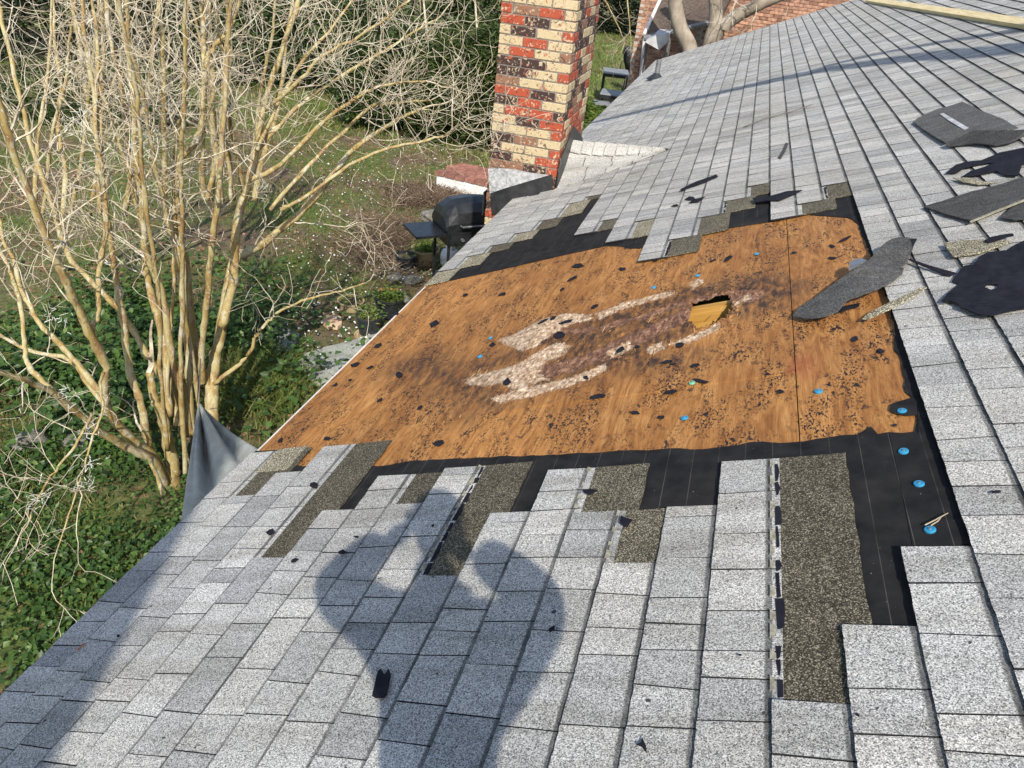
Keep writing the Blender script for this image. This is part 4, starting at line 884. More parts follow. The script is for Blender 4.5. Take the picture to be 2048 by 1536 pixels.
def stem_tree(name, stems, label, group, D0, r_scale, n_tw, depth=2, twl=(.5, 1.1), seed=1, ntw_from=.25, bark=BARK):
    random.seed(seed); base = atD(*stems[0][0][0], D0); root = empty(name, (base.x, base.y, 0), label, 'tree', group); O = Vector((base.x, base.y, 0)); tw = MB()
    for st__ in stems:
        px, r0, r1, dl = st__[:4]; ntw = st__[4] if len(st__) > 4 else n_tw; m_ = len(px); P = []
        for i, (x, y) in enumerate(px): P.append(atD(x, y, D0 + dl[0] + (dl[1] - dl[0]) * i / (m_ - 1)) - O)
        if P[0].z < .35: P[0].z = -.05
        S = smooth(P, 5); S = [q + rv(.004) for q in S]; rad = [(r0 + (r1 - r0) * i / (len(S) - 1)) * r_scale * (1 + random.uniform(-.16, .16)) for i in range(len(S))]
        mb = MB(); mb.tube(S, rad, 9); mb.build('stem', bark, root, smooth=True)
        L = len(S)
        for _ in range(ntw):
            i = random.randint(int(L * ntw_from), L - 2); d = (S[i + 1] - S[i]).normalized(); side = d.cross(rv()).normalized()
            twig(tw, S[i], d * random.uniform(.35, .9) + side * .7, random.uniform(*twl), max(.0045, rad[i] * .36 if rad[i] < .02 else .0075), depth)
        twig(tw, S[-1], (S[-1] - S[-3]).normalized(), random.uniform(.4, .7), rad[-1] * .9, depth)
    tw.build('twigs', TWIG, root, kind='stuff'); return root, O
T1 = [([(346, 985), (345, 950), (349, 944), (340, 900), (330, 850), (318, 815), (307, 790), (301, 745)], .065, .030, (0, .1), 0),
      ([(335, 992), (325, 955), (308, 922), (255, 895), (205, 866), (160, 828), (113, 790), (70, 768), (34, 756), (-20, 735)], .038, .016, (0, -.9), 5),
      ([(342, 968), (308, 917), (260, 876), (219, 828), (208, 773), (212, 736), (178, 664), (150, 602), (130, 561), (106, 507), (85, 455), (34, 325), (7, 232), (-20, 130)], .042, .018, (0, -.7)),
      ([(178, 664), (195, 630), (198, 551), (212, 450), (204, 350), (190, 250), (196, 120), (180, -60)], .024, .010, (-.3, .5)),
      ([(300, 910), (290, 850), (277, 790), (260, 739), (246, 637), (236, 585), (229, 534), (225, 512), (205, 359), (191, 205), (171, 85), (160, -70)], .034, .013, (0, .4)),
      ([(355, 850), (342, 790), (300, 718), (239, 620), (188, 568), (137, 507), (100, 400), (60, 280), (30, 150), (0, 20), (-20, -80)], .030, .012, (.1, 1.2)),
      ([(338, 830), (335, 760), (331, 691), (314, 630), (301, 582), (290, 517), (280, 420), (253, 307), (246, 191), (219, 68), (205, -80)], .036, .014, (.1, .9)),
      ([(380, 870), (369, 800), (345, 718), (328, 602), (311, 551), (290, 500), (287, 444), (273, 307), (263, 171), (253, 34), (248, -90)], .034, .012, (.1, -.2)),
      ([(385, 870), (379, 800), (376, 705), (372, 637), (366, 534), (352, 480), (331, 427), (328, 307), (328, 143), (321, 0), (318, -90)], .030, .014, (.1, .3)),
      ([(417, 830), (417, 773), (396, 712), (383, 637), (372, 534), (355, 444), (352, 380), (358, 320), (393, 284), (403, 239), (410, 137), (425, 100), (461, 51), (478, 0), (500, -80)], .036, .016, (.2, .6)),
      ([(410, 137), (408, 110), (407, 68), (403, 0), (398, -80)], .020, .012, (.5, .7)),
      ([(425, 860), (424, 794), (427, 739), (444, 654), (461, 551), (472, 517), (513, 495), (581, 444), (632, 393), (697, 308), (760, 262), (810, 232), (850, 215)], .060, .010, (.1, 1.3)),
      ([(444, 654), (466, 560), (472, 461), (496, 369), (513, 301), (526, 222), (564, 102), (598, 0), (615, -80)], .040, .013, (.2, .8)),
      ([(403, 770), (403, 719), (410, 637), (420, 534), (427, 461), (441, 342), (451, 171), (458, 68), (462, -60)], .030, .012, (.2, -.4)),
      ([(427, 767), (475, 732), (500, 705), (513, 671), (535, 645), (560, 623), (615, 599), (683, 582), (730, 565)], .020, .006, (.2, -.2), 3),
      ([(513, 301), (560, 250), (620, 195), (720, 130), (780, 95), (830, 62), (870, 40)], .018, .006, (.5, 1.0)),
      ([(500, 360), (560, 330), (650, 240), (700, 205), (740, 180), (800, 165), (850, 162)], .020, .006, (.4, .3)),
      ([(540, 420), (620, 330), (680, 270), (740, 215), (770, 210), (820, 203), (860, 200)], .018, .006, (.4, .9)),
      ([(560, 420), (600, 400), (700, 330), (780, 297), (850, 282), (890, 270), (905, 258)], .018, .006, (.4, .1), 7),
      ([(513, 300), (550, 220), (600, 130), (660, 60), (720, -20)], .018, .008, (.4, 1.3)),
      ([(526, 222), (590, 170), (650, 110), (740, 60), (820, 0)], .016, .007, (.6, .2)),
      ([(300, 905), (270, 880), (230, 840), (178, 770), (137, 719), (68, 705), (0, 671), (-40, 650)], .028, .012, (0, .8), 5),
      ([(140, 820), (96, 773), (60, 735), (51, 705), (45, 640), (34, 585), (17, 534), (0, 500)], .022, .012, (-.4, .2), 6),
      ([(215, 800), (164, 739), (120, 688), (82, 650), (61, 613), (41, 575), (27, 517), (7, 478), (-10, 400)], .024, .012, (-.1, .9), 6),
      ([(183, 828), (174, 849), (143, 903), (102, 951), (78, 995), (62, 1035)], .011, .005, (-.7, -1.4), 4),
      ([(205, 745), (201, 773), (205, 825), (183, 880), (165, 950), (143, 1012), (115, 1100)], .010, .004, (-.6, -1.5), 4),
      ([(330, 1010), (318, 960), (304, 927), (300, 900)], .022, .02, (-.1, 0), 0)]
random.seed(41)
for i in range(5):
    bx_ = random.uniform(320, 425); tx_ = random.choice((random.uniform(-20, 330), random.uniform(300, 720))); P_ = [(bx_, 900)]
    for k in range(1, 8): t = k / 7; P_.append((bx_ + (tx_ - bx_) * t ** 1.35 + random.uniform(-9, 9), 900 - 990 * t))
    T1.append((P_, random.uniform(.014, .026), random.uniform(.006, .011), (random.uniform(-.1, .3), random.uniform(-1.2, 1.5)), 8))
tree1, O1 = stem_tree('crape_myrtle', T1, 'bare multi-stemmed tree with golden bark growing beside the eave', 'bare multi-stemmed trees', 6.25, 1.08, 13, 2, (.4, .95), 3, .42)
# lichen tufts on the near branches
lm = MB(); random.seed(5)
for cx_, cy_, D in ((125, 795, 5.6), (180, 855, 5.4), (150, 260, 6.2), (165, 235, 6.2), (285, 285, 6.0), (300, 275, 6.0), (345, 220, 6.6), (75, 1000, 4.9), (160, 975, 4.9), (175, 930, 5.0), (120, 640, 5.8), (190, 335, 6.0), (530, 380, 6.6), (440, 345, 6.3)):
    c = atD(cx_, cy_, D) - O1
    for _ in range(18):
        p = c + rv(.045); lm.tube([p, p + rv(.018), p + rv(.03)], [.004, .003, .0015], 3, cap=False)
lm.build('lichen', LICHEN, tree1, kind='stuff')
def rstems(n_, x0, x1, y_base, lean, D, seed):
    random.seed(seed); out = []
    for i in range(n_):
        bx = x0 + (x1 - x0) * (i + random.uniform(.1, .9)) / n_; tx = bx + random.uniform(-lean, lean); P = []
        for k in range(7):
            t = k / 6; P.append((bx + (tx - bx) * t + random.uniform(-7, 7), y_base + (-90 - y_base) * t))
        out.append((P, random.uniform(.026, .05), random.uniform(.010, .016), (random.uniform(-.3, .3), random.uniform(-1, 1))))
    return out
stem_tree('bare_tree', rstems(9, 395, 520, 400, 130, 11, 11), 'slender bare stems rising behind the golden-barked tree', 'bare multi-stemmed trees', 11.6, 1.0, 8, 1, (.6, 1.3), 12)
stem_tree('bare_tree', rstems(8, 60, 260, 430, 120, 10, 21), 'grey bare stems in front of the blackish evergreen bush', 'bare multi-stemmed trees', 10.4, .9, 8, 1, (.6, 1.3), 22)
stem_tree('bare_tree', [([(1195 + 60 * i, -40), (1215 + 40 * i, 10), (1240 + 20 * i, 60), (1252 + 10 * i, 95)], .018, .006, (0, .3)) for i in range(2)], 'thin bare twigs hanging before the dark bush right of the chimney', 'bare multi-stemmed trees', 16.0, 1.0, 6, 1, (.4, .8), 31)

# grey tree beyond the far gable
GB = mat_simple('smooth_grey_bark', [(.3, (.17, .14, .105)), (.5, (.30, .25, .19)), (.75, (.45, .40, .32))], 5, 5, .85, .2, .4, aniso=(1, 1, .5))
tb = onY(1385, 110, 19.0); tb.z = 0; troot = empty('grey_tree', tb, 'smooth grey forked tree between the roof edge and the red brick wall', 'tree')
def tpath(px, Y, r, name='trunk', parent=troot, m=GB, O=tb):
    mb = MB(); P = [onY(x, y, Y + dy) - O for x, y, dy in px]
    mb.tube(smooth(P, 5), [r[0] + (r[1] - r[0]) * i / (5 * (len(P) - 1)) for i in range(5 * (len(P) - 1) + 1)], 10); return mb.build(name, m, parent, smooth=True)
tpath([(1385, 420, 0), (1388, 180, 0), (1380, 100, 0), (1362, 60, 0), (1352, 20, 0), (1350, -30, 0), (1346, -120, 0)], 19.0, (.20, .14))
tpath([(1402, 420, 0), (1408, 180, 0), (1420, 90, 0), (1432, 40, 0), (1428, -10, 0), (1410, -60, 0), (1395, -130, 0)], 19.2, (.20, .11), 'limb')
tpath([(1422, 85, 0), (1455, 45, 0), (1500, 18, 0), (1560, -8, 0), (1640, -30, 0)], 19.2, (.17, .10), 'limb')
tw = MB(); random.seed(9)
for _ in range(26):
    p = onY(random.uniform(1330, 1560), random.uniform(-120, 20), 19 + random.uniform(-.5, .5)) - tb; twig(tw, p, rv(), random.uniform(.6, 1.4), .012, 1)
tw.build('twigs', TWIG, troot, kind='stuff')

# ------------------------------------------------------------------ brick neighbour beyond the gable
nb = empty('brick_house', (0, 21.5, 0), 'red brick neighbouring house with brown lean-to roof and grey gutter', 'house')
NBR = mat_simple('red_house_brick', [(.25, (.19, .11, .08)), (.5, (.38, .215, .145)), (.75, (.50, .33, .23))], 14, 4, .9, .2, .3, tone=((.55, .5, .5), (1.35, 1.3, 1.25)))
MO2 = mat_simple('pale_mortar', [(.3, (.36, .32, .27)), (.7, (.52, .47, .41))], 30, rough=.95)
NB0 = MB().box((-1.15, .02, 0), (4.5, .3, 5.6)).build('wall', MO2, nb)
bb = MB(); cnt = 0; random.seed(77); pos = []
zc = 2.0; r_ = 0
while zc < 4.9:
    xx = -1.15 + (r_ % 2) * .105
    while xx < 3.0: pos.append((xx, zc)); xx += .213
    zc += .076; r_ += 1
vis = [(x, z) for x, z in pos if -1.0 < x < 2.4 and 2.35 + .0 * x < z < 4.35]
for x, z in pos:
    mbk = MB(); mbk.box((x, -.012, z), (x + .203, .05, z + .066), random.random(), .0025)
    if (x, z) in vis and cnt < 290: mbk.build('brick', NBR, nb); cnt += 1
    else: bb.add(mbk.v, mbk.f, mbk.t[0])
bb.build('bricks', NBR, nb, kind='stuff')
wl_ = MB(); wl_.box((-2.95, .9, 0), (-1.15, 1.1, 4.6)); wl_.build('wall', MO2, nb)
bb = MB(); zc = 1.2; r_ = 0
while zc < 4.55:
    xx = -2.95 + (r_ % 2) * .105
    while xx < -1.4: bb.box((xx, .885, zc), (xx + .203, .93, zc + .066), random.random(), .0025); xx += .213
    zc += .076; r_ += 1
bb.build('bricks', NBR, nb, kind='stuff')
BROOF = mat_simple('brown_shingle', [(.3, (.065, .048, .038)), (.7, (.15, .115, .09))], 14, 5, .95, .2, .4)
lt0 = onY(1318, 55, 20.4); 
rfv = [onY(1290, 72, 20.0), onY(1440, 36, 20.0), onY(1470, -20, 21.45), onY(1330, -15, 21.45)]
O = Vector((0, 21.5, 0)); rv_ = [p - O for p in rfv]; dn = Vector((0, 0, -.12))
rf = MB().add(rv_ + [p + dn for p in rv_], [(0, 1, 2, 3), (0, 4, 5, 1), (1, 5, 6, 2), (3, 2, 6, 7), (0, 3, 7, 4)]).build('lean_to_roof', BROOF, nb)
gt = MB(); a_, b_ = rv_[0] + Vector((0, -.06, -.05)), rv_[1] + Vector((0, -.06, -.05)); gt.tube([a_, a_.lerp(b_, .5), b_], .065, 8); gt.build('gutter', GALV, nb)
dp = MB(); dp.tube([a_, a_ + Vector((.02, .05, -.35)), a_ + Vector((.02, .3, -.7)), a_ + Vector((.02, .3, -2.3))], .035, 8); dp.build('downspout', WHITE, nb)
rk = MB(); rk.tube([rv_[0] + Vector((-.03, 0, .03)), rv_[3] + Vector((-.03, 0, .03))], .04, 6); rk.build('rake_trim', WHITE, nb)

# ------------------------------------------------------------------ clutter beyond the chimney
GREYP = mat_simple('grey_painted_metal', [(.3, (.17, .175, .18)), (.7, (.30, .305, .31))], 8, rough=.6)
BLK = mat_simple('black_vinyl', [(.3, (.012, .012, .013)), (.7, (.03, .03, .032))], 12, rough=.5)
def tabl(px, py, z, sx, sy, label, rot=0.):
    p = onz(px, py, z); o = empty('metal_table', (p.x, p.y, 0), label, 'table'); o.rotation_euler.z = rot
    MB().box((-sx, -sy, z - .03), (sx, sy, z)).build('tabletop', GREYP, o); MB().box((-sx + .02, -sy + .02, z - .13), (sx - .02, sy - .02, z - .032)).build('apron', BLK, o)
    for a_, b_ in ((-1, -1), (1, -1), (1, 1), (-1, 1)): MB().tube([(a_ * (sx - .05), b_ * (sy - .05), 0), (a_ * (sx - .05), b_ * (sy - .05), z - .03)], .025, 6).build('leg', BLK, o)
    return o
tabl(1232, 142, .95, .42, .55, 'grey metal table with black apron in front of the lawn', .2)
tabl(1228, 185, .62, .40, .45, 'lower pale grey metal table beside the roof eave', .1)
tabl(1205, 205, .40, .32, .30, 'low dark-edged grey stand next to the lime shrub', .1)
p = onz(1260, 140, .75); ch = empty('office_chair', (p.x, p.y, 0), 'black high-backed office chair among the patio clutter', 'chair'); ch.rotation_euler.z = .5
mb = MB(); mb.tube([(0, .0, .75), (-.10, -.02, 1.05), (-.2, -.04, 1.35), (-.26, -.05, 1.5)], [.16, .19, .18, .10], 10); mb.build('backrest', BLK, ch, smooth=True)
mb = MB(); mb.lathe([(0, .55), (.24, .55), (.26, .6), (.22, .64), (0, .65)], (.1, 0, 0), 14); mb.build('seat', BLK, ch)
MB().tube([(.1, 0, .1), (.1, 0, .55)], .03, 8).build('post', BLK, ch)
for k in range(5): MB().tube([(.1, 0, .14), (.1 + .3 * math.cos(k * 1.257), .3 * math.sin(k * 1.257), .05)], .02, 6).build('leg', BLK, ch)
def bike(px, py, label, rz, col):
    p = onz(px, py, .35); o = empty('bicycle', (p.x, p.y, 0), label, 'bicycle', 'bicycles behind the roof corner'); o.rotation_euler.z = rz
    for dx in (-.5, .5):
        mb = MB(); mb.tube([(dx + .31 * math.cos(a), 0, .33 + .31 * math.sin(a)) for a in np.linspace(0, 2 * math.pi, 25)], .018, 6, cap=False); wh = mb.build('wheel', BLK, o)
        mb = MB()
        for a in np.linspace(0, math.pi, 7)[:-1]: mb.tube([(dx - .3 * math.cos(a), 0, .33 - .3 * math.sin(a)), (dx + .3 * math.cos(a), 0, .33 + .3 * math.sin(a))], .003, 3)
        mb.build('spokes', GALV, wh)
    mb = MB()
    for A, B in (((-.5, .33), (-.15, .75)), ((-.15, .75), (.35, .78)), ((.35, .78), (-.05, .32)), ((-.05, .32), (-.15, .75)), ((-.5, .33), (-.05, .32)), ((.5, .33), (.33, .9))): mb.tube([(A[0], 0, A[1]), (B[0], 0, B[1])], .018, 6)
    mb.build('frame', col, o); MB().box((-.27, -.06, .84), (-.03, .06, .9)).build('saddle', BLK, o); MB().tube([(.33, -.28, 1.0), (.33, 0, .93), (.33, .28, 1.0)], .014, 6).build('handlebar', BLK, o)
bike(1268, 132, 'dark bicycle leaning behind the roof corner', 1.0, BLK); bike(1296, 118, 'blue-framed bicycle under the grey canopy', 1.2, BLUE)
p = onz(1300, 112, .6); BIN = mat_simple('blue_bin_plastic', [(.3, (.01, .035, .20)), (.7, (.02, .06, .32))], 6, rough=.5); bn = empty('barrel', (p.x, p.y, 0), 'blue plastic barrel behind the bicycles', 'barrel')
mb = MB(); mb.lathe([(0, 0), (.24, 0), (.27, .1), (.28, .45), (.26, .85), (.24, .9), (0, .9)], (0, 0, 0), 18); mb.build('body', BIN, bn, smooth=False); mb = MB(); mb.lathe([(.285, .28), (.295, .3), (.285, .32)], (0, 0, 0), 18); mb.build('rib', BIN, bn)
CANV = mat_simple('grey_canvas', [(.3, (.36, .36, .36)), (.7, (.60, .60, .59))], 5, rough=.8)
cp = [onY(*q, 19.6) for q in ((1290, 84), (1312, 70), (1338, 68), (1334, 86), (1318, 100))]; c0 = cp[0].copy(); c0.z = 0
sw = empty('canopy_swing', c0, 'garden swing with tilted pale grey canvas canopy', 'garden swing')
v = [q - c0 for q in cp]; vv = v + [q + Vector((0, .9, .12)) for q in v]; k = len(v)
MB().add(vv, [(0, 1, k + 1, k), (1, 2, k + 2, k + 1), (2, 3, k + 3, k + 2), (3, 4, k + 4, k + 3), (4, 0, k, k + 4), tuple(range(k))[::-1], tuple(range(k, 2 * k))]).build('canopy', CANV, sw)
for q in (0, 2): MB().tube([v[q] + Vector((0, .45, 0)), Vector((v[q].x - .1, .1, 0))], .025, 6).build('leg', GALV, sw); MB().tube([v[q] + Vector((0, .45, 0)), Vector((v[q].x + .1, .9, 0))], .025, 6).build('leg', GALV, sw)
MB().box((.1, .2, .42), (1.1, .8, .5)).build('seat', CANV, sw)

# ------------------------------------------------------------------ low wall with brick cap
lw = empty('low_wall', (-5.5, 14.55, 0), 'low white-painted wall with red brick cap beside the chimney', 'wall'); lw.rotation_euler.z = -.12
MB().box((0, 0, -.05), (3.9, .95, .27)).build('wall', WHITE, lw)
CAPB = mat_simple('red_cap_brick', [(.3, (.19, .085, .062)), (.55, (.33, .155, .115)), (.8, (.43, .24, .18))], 12, 4, .9, .2, .4, tone=((.7, .7, .7), (1.25, 1.2, 1.2)))
random.seed(4)
for r_ in range(4):
    xx = -.03 + (r_ % 2) * .11
    while xx < 2.4: MB().box((xx, -.03 + r_ * .25, .27), (xx + .215, .205 + r_ * .25, .335), random.random(), .004).build('brick', CAPB, lw); xx += .228
# ------------------------------------------------------------------ gas grill
GR = mat_simple('black_grill_enamel', [(.3, (.010, .011, .012)), (.7, (.028, .030, .032))], 9, rough=.38, spec=.5)
gp = onz(922, 462, .92); gr = empty('gas_grill', (gp.x + .05, gp.y + .12, 0), 'black gas grill with domed lid and side shelf by the eave', 'grill'); gr.rotation_euler.z = .75; gr.scale = (1.2, 1.2, 1.12)
v = []; f = []; prof = [(-.28, 0), (-.285, .10), (-.25, .22), (-.16, .31), (-.04, .345), (.10, .33), (.20, .26), (.26, .14), (.27, 0)]
for x, sc in ((-.38, .45), (-.35, .72), (-.24, .97), (-.05, 1.03), (.05, 1.03), (.24, .97), (.35, .72), (.38, .45)): v += [(x, y * (sc * .3 + .7), .92 + z * sc) for y, z in prof]
k = len(prof); f = [(i * k + j, i * k + j + 1, (i + 1) * k + j + 1, (i + 1) * k + j) for i in range(7) for j in range(k - 1)] + [tuple(range(k)), tuple(range(7 * k, 8 * k))[::-1]]
lid = mesh('lid', v, f, GR, gr, smooth=False); MB().tube([(-.22, -.30, 1.0), (-.22, -.35, 1.0), (.22, -.35, 1.0), (.22, -.30, 1.0)], .012, 6).build('handle', GALV, lid)
MB().box((-.36, -.27, .72), (.36, .25, .918)).build('firebox', GR, gr); MB().box((-.34, -.24, .12), (.34, .22, .16)).build('bottom_shelf', GR, gr)
for sx_ in (-1, 1):
    sh_ = MB().box((sx_ * .37 if sx_ > 0 else -.75, -.24, .84), (.75 if sx_ > 0 else -.37, .22, .875)).build('side_shelf', GR, gr)
for a_, b_ in ((-.33, -.23), (.33, -.23), (.33, .21), (-.33, .21)): MB().tube([(a_, b_, 0), (a_, b_, .72)], .02, 6).build('leg', GR, gr)
for k in range(3): mb = MB(); mb.lathe([(0, 0), (.022, 0), (.02, .03), (0, .03)], (0, 0, 0), 10); kn = mb.build('knob', GALV, gr); kn.location = (-.18 + k * .18, -.275, .80); kn.rotation_euler.x = math.pi / 2
tp_ = onz(900, 512, .2); tk = empty('propane_tank', (tp_.x, tp_.y, 0), 'small white propane tank in the shade under the grill', 'gas tank')
mb = MB(); mb.lathe([(0, .02), (.11, .02), (.15, .07), (.155, .22), (.13, .29), (.05, .33), (0, .335)], (0, 0, 0), 18); mb.build('tank', WHITE, tk, smooth=True); mb = MB(); mb.lathe([(.075, .3), (.08, .42), (.07, .42), (.065, .31)], (0, 0, 0), 14); mb.build('collar', WHITE, tk)
# ------------------------------------------------------------------ pots
def pot(px, py, r, h, m, label, plant=None, name='plant_pot', z=0., group='plant pots by the eave'):
    p = onz(px, py, z); o = empty(name, (p.x, p.y, gz(p.x, p.y)), label, 'pot', group)
    mb = MB(); mb.lathe([(0, .005), (r * .78, .005), (r * .95, h * .86), (r * 1.05, h * .88), (r * 1.06, h), (r * .97, h), (r * .93, h * .85)], (0, 0, 0), 24); mb.build('pot', m, o, smooth=False)
    mb = MB(); mb.lathe([(r * .94, h * .84), (r * .5, h * .88), (0, h * .87)], (0, 0, 0), 24); mb.build('soil', GROUND, o)
    if plant:
        n_ = plant; q = np.c_[rng.normal(0, r * .5, n_), rng.normal(0, r * .5, n_), h * .85 + rng.uniform(0, .16, n_)]; V, Fc, t = leaves(q, .25, (.02, .045), .3, np.clip(rng.normal(.55, .2, n_), 0, 1)); npmesh('plant', V, Fc, LIME if n_ > 200 else GRASS, o, {'tone': t}, kind='stuff')
    return o
pot(738, 668, .165, .27, POT, 'black round plastic pot of weeds resting on a tan saucer', 160)
pp = onz(741, 674); mb = MB(); mb.lathe([(0, .0), (.19, .0), (.215, .03), (.205, .035), (.18, .012), (0, .012)], (0, 0, 0), 22); o = mb.build('saucer', TAN); o.location = (pp.x, pp.y, gz(pp.x, pp.y)); tag(o, 'shallow tan saucer under the black pot of weeds', 'saucer')
pot(778, 632, .20, .30, POT, 'larger black pot of bright green seedlings by the eave', 420)
pot(702, 618, .18, .14, TAN, 'wide tan bowl of dry soil left of the black pots', 60)
pot(811, 537, .16, .24, POT, 'empty-looking black pot among the rubble behind the other pots', 20)
pot(850, 525, .22, .26, TAN, 'tan tub of long grassy leaves beside the grill', 380)
bs = onz(776, 585, .12); o = MB().box((-.14, -.09, -.12), (.14, .09, .03), .5, .006).build('brick_block', TERRA); o.location = (bs.x, bs.y, .12); o.rotation_euler = (0, 0, .3); tag(o, 'bright orange brick behind the green seedlings', 'brick')
def rock(px, py, r, label, m=STONE, group='rocks in the garden', flatn=.6):
    p = onz(px, py); bm = bmesh.new(); bmesh.ops.create_icosphere(bm, subdivisions=3, radius=r); ph = random.uniform(0, 9)
    for v in bm.verts:
        c = v.co; k = 1 + .16 * math.sin(c.x / r * 2.3 + ph) + .13 * math.sin(c.y / r * 3.1 + ph * 2) + .09 * math.sin(c.z / r * 4.7 + c.x / r * 3 + ph); v.co = Vector((c.x * k * 1.25, c.y * k, c.z * k * flatn))
    me = bpy.data.meshes.new('rock'); bm.to_mesh(me); bm.free(); me.materials.append(m); o = bpy.data.objects.new('rock', me); C.objects.link(o); o.location = (p.x, p.y, gz(p.x, p.y) + r * flatn * .35); o.rotation_euler.z = ph; return tag(o, label, 'rock', group)
random.seed(15)
rock(60, 885, .13, 'grey rounded rock in the ivy left of the trunks'); rock(148, 888, .12, 'grey rock between the ivy and the golden trunks')
rock(865, 440, .22, 'pale rock beside the black grill'); rock(790, 560, .12, 'pale rubble stone behind the pots'); rock(825, 562, .13, 'pale rubble stone by the orange brick'); rock(800, 600, .10, 'pale rubble stone by the eave edge')
o = blob_slab('flagstone', [(646, 650), (652, 637), (668, 633), (682, 640), (684, 652), (675, 660), (655, 658)], .05, PEACH, 'broken peach-coloured flagstone lying on the lawn', 'flagstone')
# ------------------------------------------------------------------ tarp slung from the eave to the tree
def mat_tarp():
    N = NT('silver_tarp', .34, .6); c = N.ramp(N.noise(7, 5, .6, N.co((1, 1, 1))), [(.3, (.31, .315, .27)), (.55, (.46, .465, .415)), (.8, (.62, .62, .58))])
    gx = N.noise(160, 2, .5); c = N.mix(N.val(N.noise(48, 3), .66, .72), c, (.58, .58, .57)); m = N.done(c, N.noise(22, 6, .7, N.co((1, 1, 1)), 1.5), .9, .02)
    return m
TARP = mat_tarp(); apex = atD(398, 806, 4.45); na_, nv_ = 40, 26; v = []
ea, eb = 1.90, 2.52
for j in range(nv_ + 1):
    t = j / nv_
    for i in range(na_ + 1):
        u = i / na_; p = RW(EAVE + .01, ea + (eb - ea) * u, -.035); q = p.lerp(apex, t)
        sag = -.02 * math.sin(math.pi * t) * (.6 + .4 * math.sin(math.pi * u)); fold = .06 * math.sin(u * 12.0 + .6) * math.sin(math.pi * min(1, t * 1.02)) ** .8 + .02 * math.sin(u * 27 + 2) * math.sin(math.pi * t)
        bow = Vector((.55, .75, 0)).normalized() * 0.; v.append(q + Vector((0, 0, sag + fold)) + bow + Vector((.03, -.03, 0)) * math.sin(u * 19 + t * 3) * t * (1 - t) * 2)
f = [(j * (na_ + 1) + i, (j + 1) * (na_ + 1) + i, (j + 1) * (na_ + 1) + i + 1, j * (na_ + 1) + i + 1) for j in range(nv_) for i in range(na_)]
c0 = v[0].copy(); o = mesh('tarp', [p - c0 for p in v], f, TARP, smooth=True); o.location = c0; sm = o.modifiers.new('thickness', 'SOLIDIFY'); sm.thickness = .002
rp_ = MB(); rp_.tube([apex - c0, apex - c0 + Vector((-.35, .5, -.02)), atD(394, 806, 6.1) - c0], .004, 5); rp_.build('rope', GB2, o)
tag(o, 'silver tarp slung from the eave down to the golden tree trunk', 'tarp')

# ------------------------------------------------------------------ the people and trees behind the camera that throw the shadows on the roof
SKIN = mat_simple('skin', [(.3, (.45, .27, .19)), (.7, (.55, .35, .25))], 10, rough=.6); JACK = mat_simple('navy_jacket', [(.3, (.02, .025, .05)), (.7, (.04, .05, .08))], 20, rough=.85); JEAN = mat_simple('work_trousers', [(.3, (.06, .055, .05)), (.7, (.11, .10, .085))], 25, rough=.9); HAIR = mat_simple('dark_hair', [(.3, (.02, .014, .01)), (.7, (.05, .035, .025))], 60, rough=.6)
def skin(name, verts, edges, m, parent, loc_root=0):
    me = bpy.data.meshes.new(name); me.from_pydata([p for p, r in verts], edges, []); o = bpy.data.objects.new(name, me); C.objects.link(o); o.parent = parent; me.materials.append(m)
    md = o.modifiers.new('skin', 'SKIN'); md.use_smooth_shade = True
    for i, (p, r) in enumerate(verts):
        sv = me.skin_vertices[0].data[i]; sv.radius = (r, r) if not hasattr(r, '__len__') else r; sv.use_root = (i == loc_root)
    sb = o.modifiers.new('sub', 'SUBSURF'); sb.levels = 1; sb.render_levels = 2; return o
hd = math.radians(14); RZ = Matrix.Rotation(hd, 3, 'Z')
def W(x, y, z): return RZ @ Vector((x, y, z)) + CAM
pr = RZ @ Vector((.03, -.50, 0)); rz_ = FOOT.z + (pr.x - FOOT.x) * math.tan(TH)
per = empty('person', (pr.x, pr.y, rz_), 'person standing on the roof holding up a phone, casting the shadow on the shingles', 'person'); PO = Vector((pr.x, pr.y, rz_))
def L_(x, y, z): return tuple(W(x, y, z) - PO)
fl_, fr_ = W(-.17, -.42, 0), W(.20, -.50, 0)
def rz2(p): return FOOT.z + (p.x - FOOT.x) * math.tan(TH)
def leg(sx_, fp):
    zf = rz2(fp); ank = Vector((fp.x, fp.y, zf + .08)) - PO; toe = Vector((fp.x, fp.y, rz2(fp) + .04)) + RZ @ Vector((0, .17, 0)) - PO
    hip = Vector(L_(.08 + sx_ * .10, -.46, -.70)); kn = (hip + ank) / 2 + RZ @ Vector((sx_ * .03, .09, 0)); return hip, kn, ank, toe
h1, k1, a1, t1 = leg(-1, fl_); h2, k2, a2, t2 = leg(1, fr_)
V_ = [(L_(.08, -.44, -.68), (.15, .12)), (L_(.08, -.40, -.42), (.13, .10)), (L_(.07, -.32, -.17), (.16, .11)), (L_(.06, -.29, -.06), (.09, .08)), (L_(.05, -.27, .03), .066), (L_(.05, -.26, .08), .06),
      (L_(-.14, -.30, -.10), .085), (L_(-.30, -.14, -.21), .085), (L_(-.13, -.06, -.04), .065), (L_(.27, -.30, -.10), .085), (L_(.33, -.12, -.13), .085), (L_(.15, -.06, -.04), .065)]
skin('torso', V_, [(0, 1), (1, 2), (2, 3), (3, 4), (4, 5), (2, 6), (6, 7), (7, 8), (2, 9), (9, 10), (10, 11)], JACK, per)
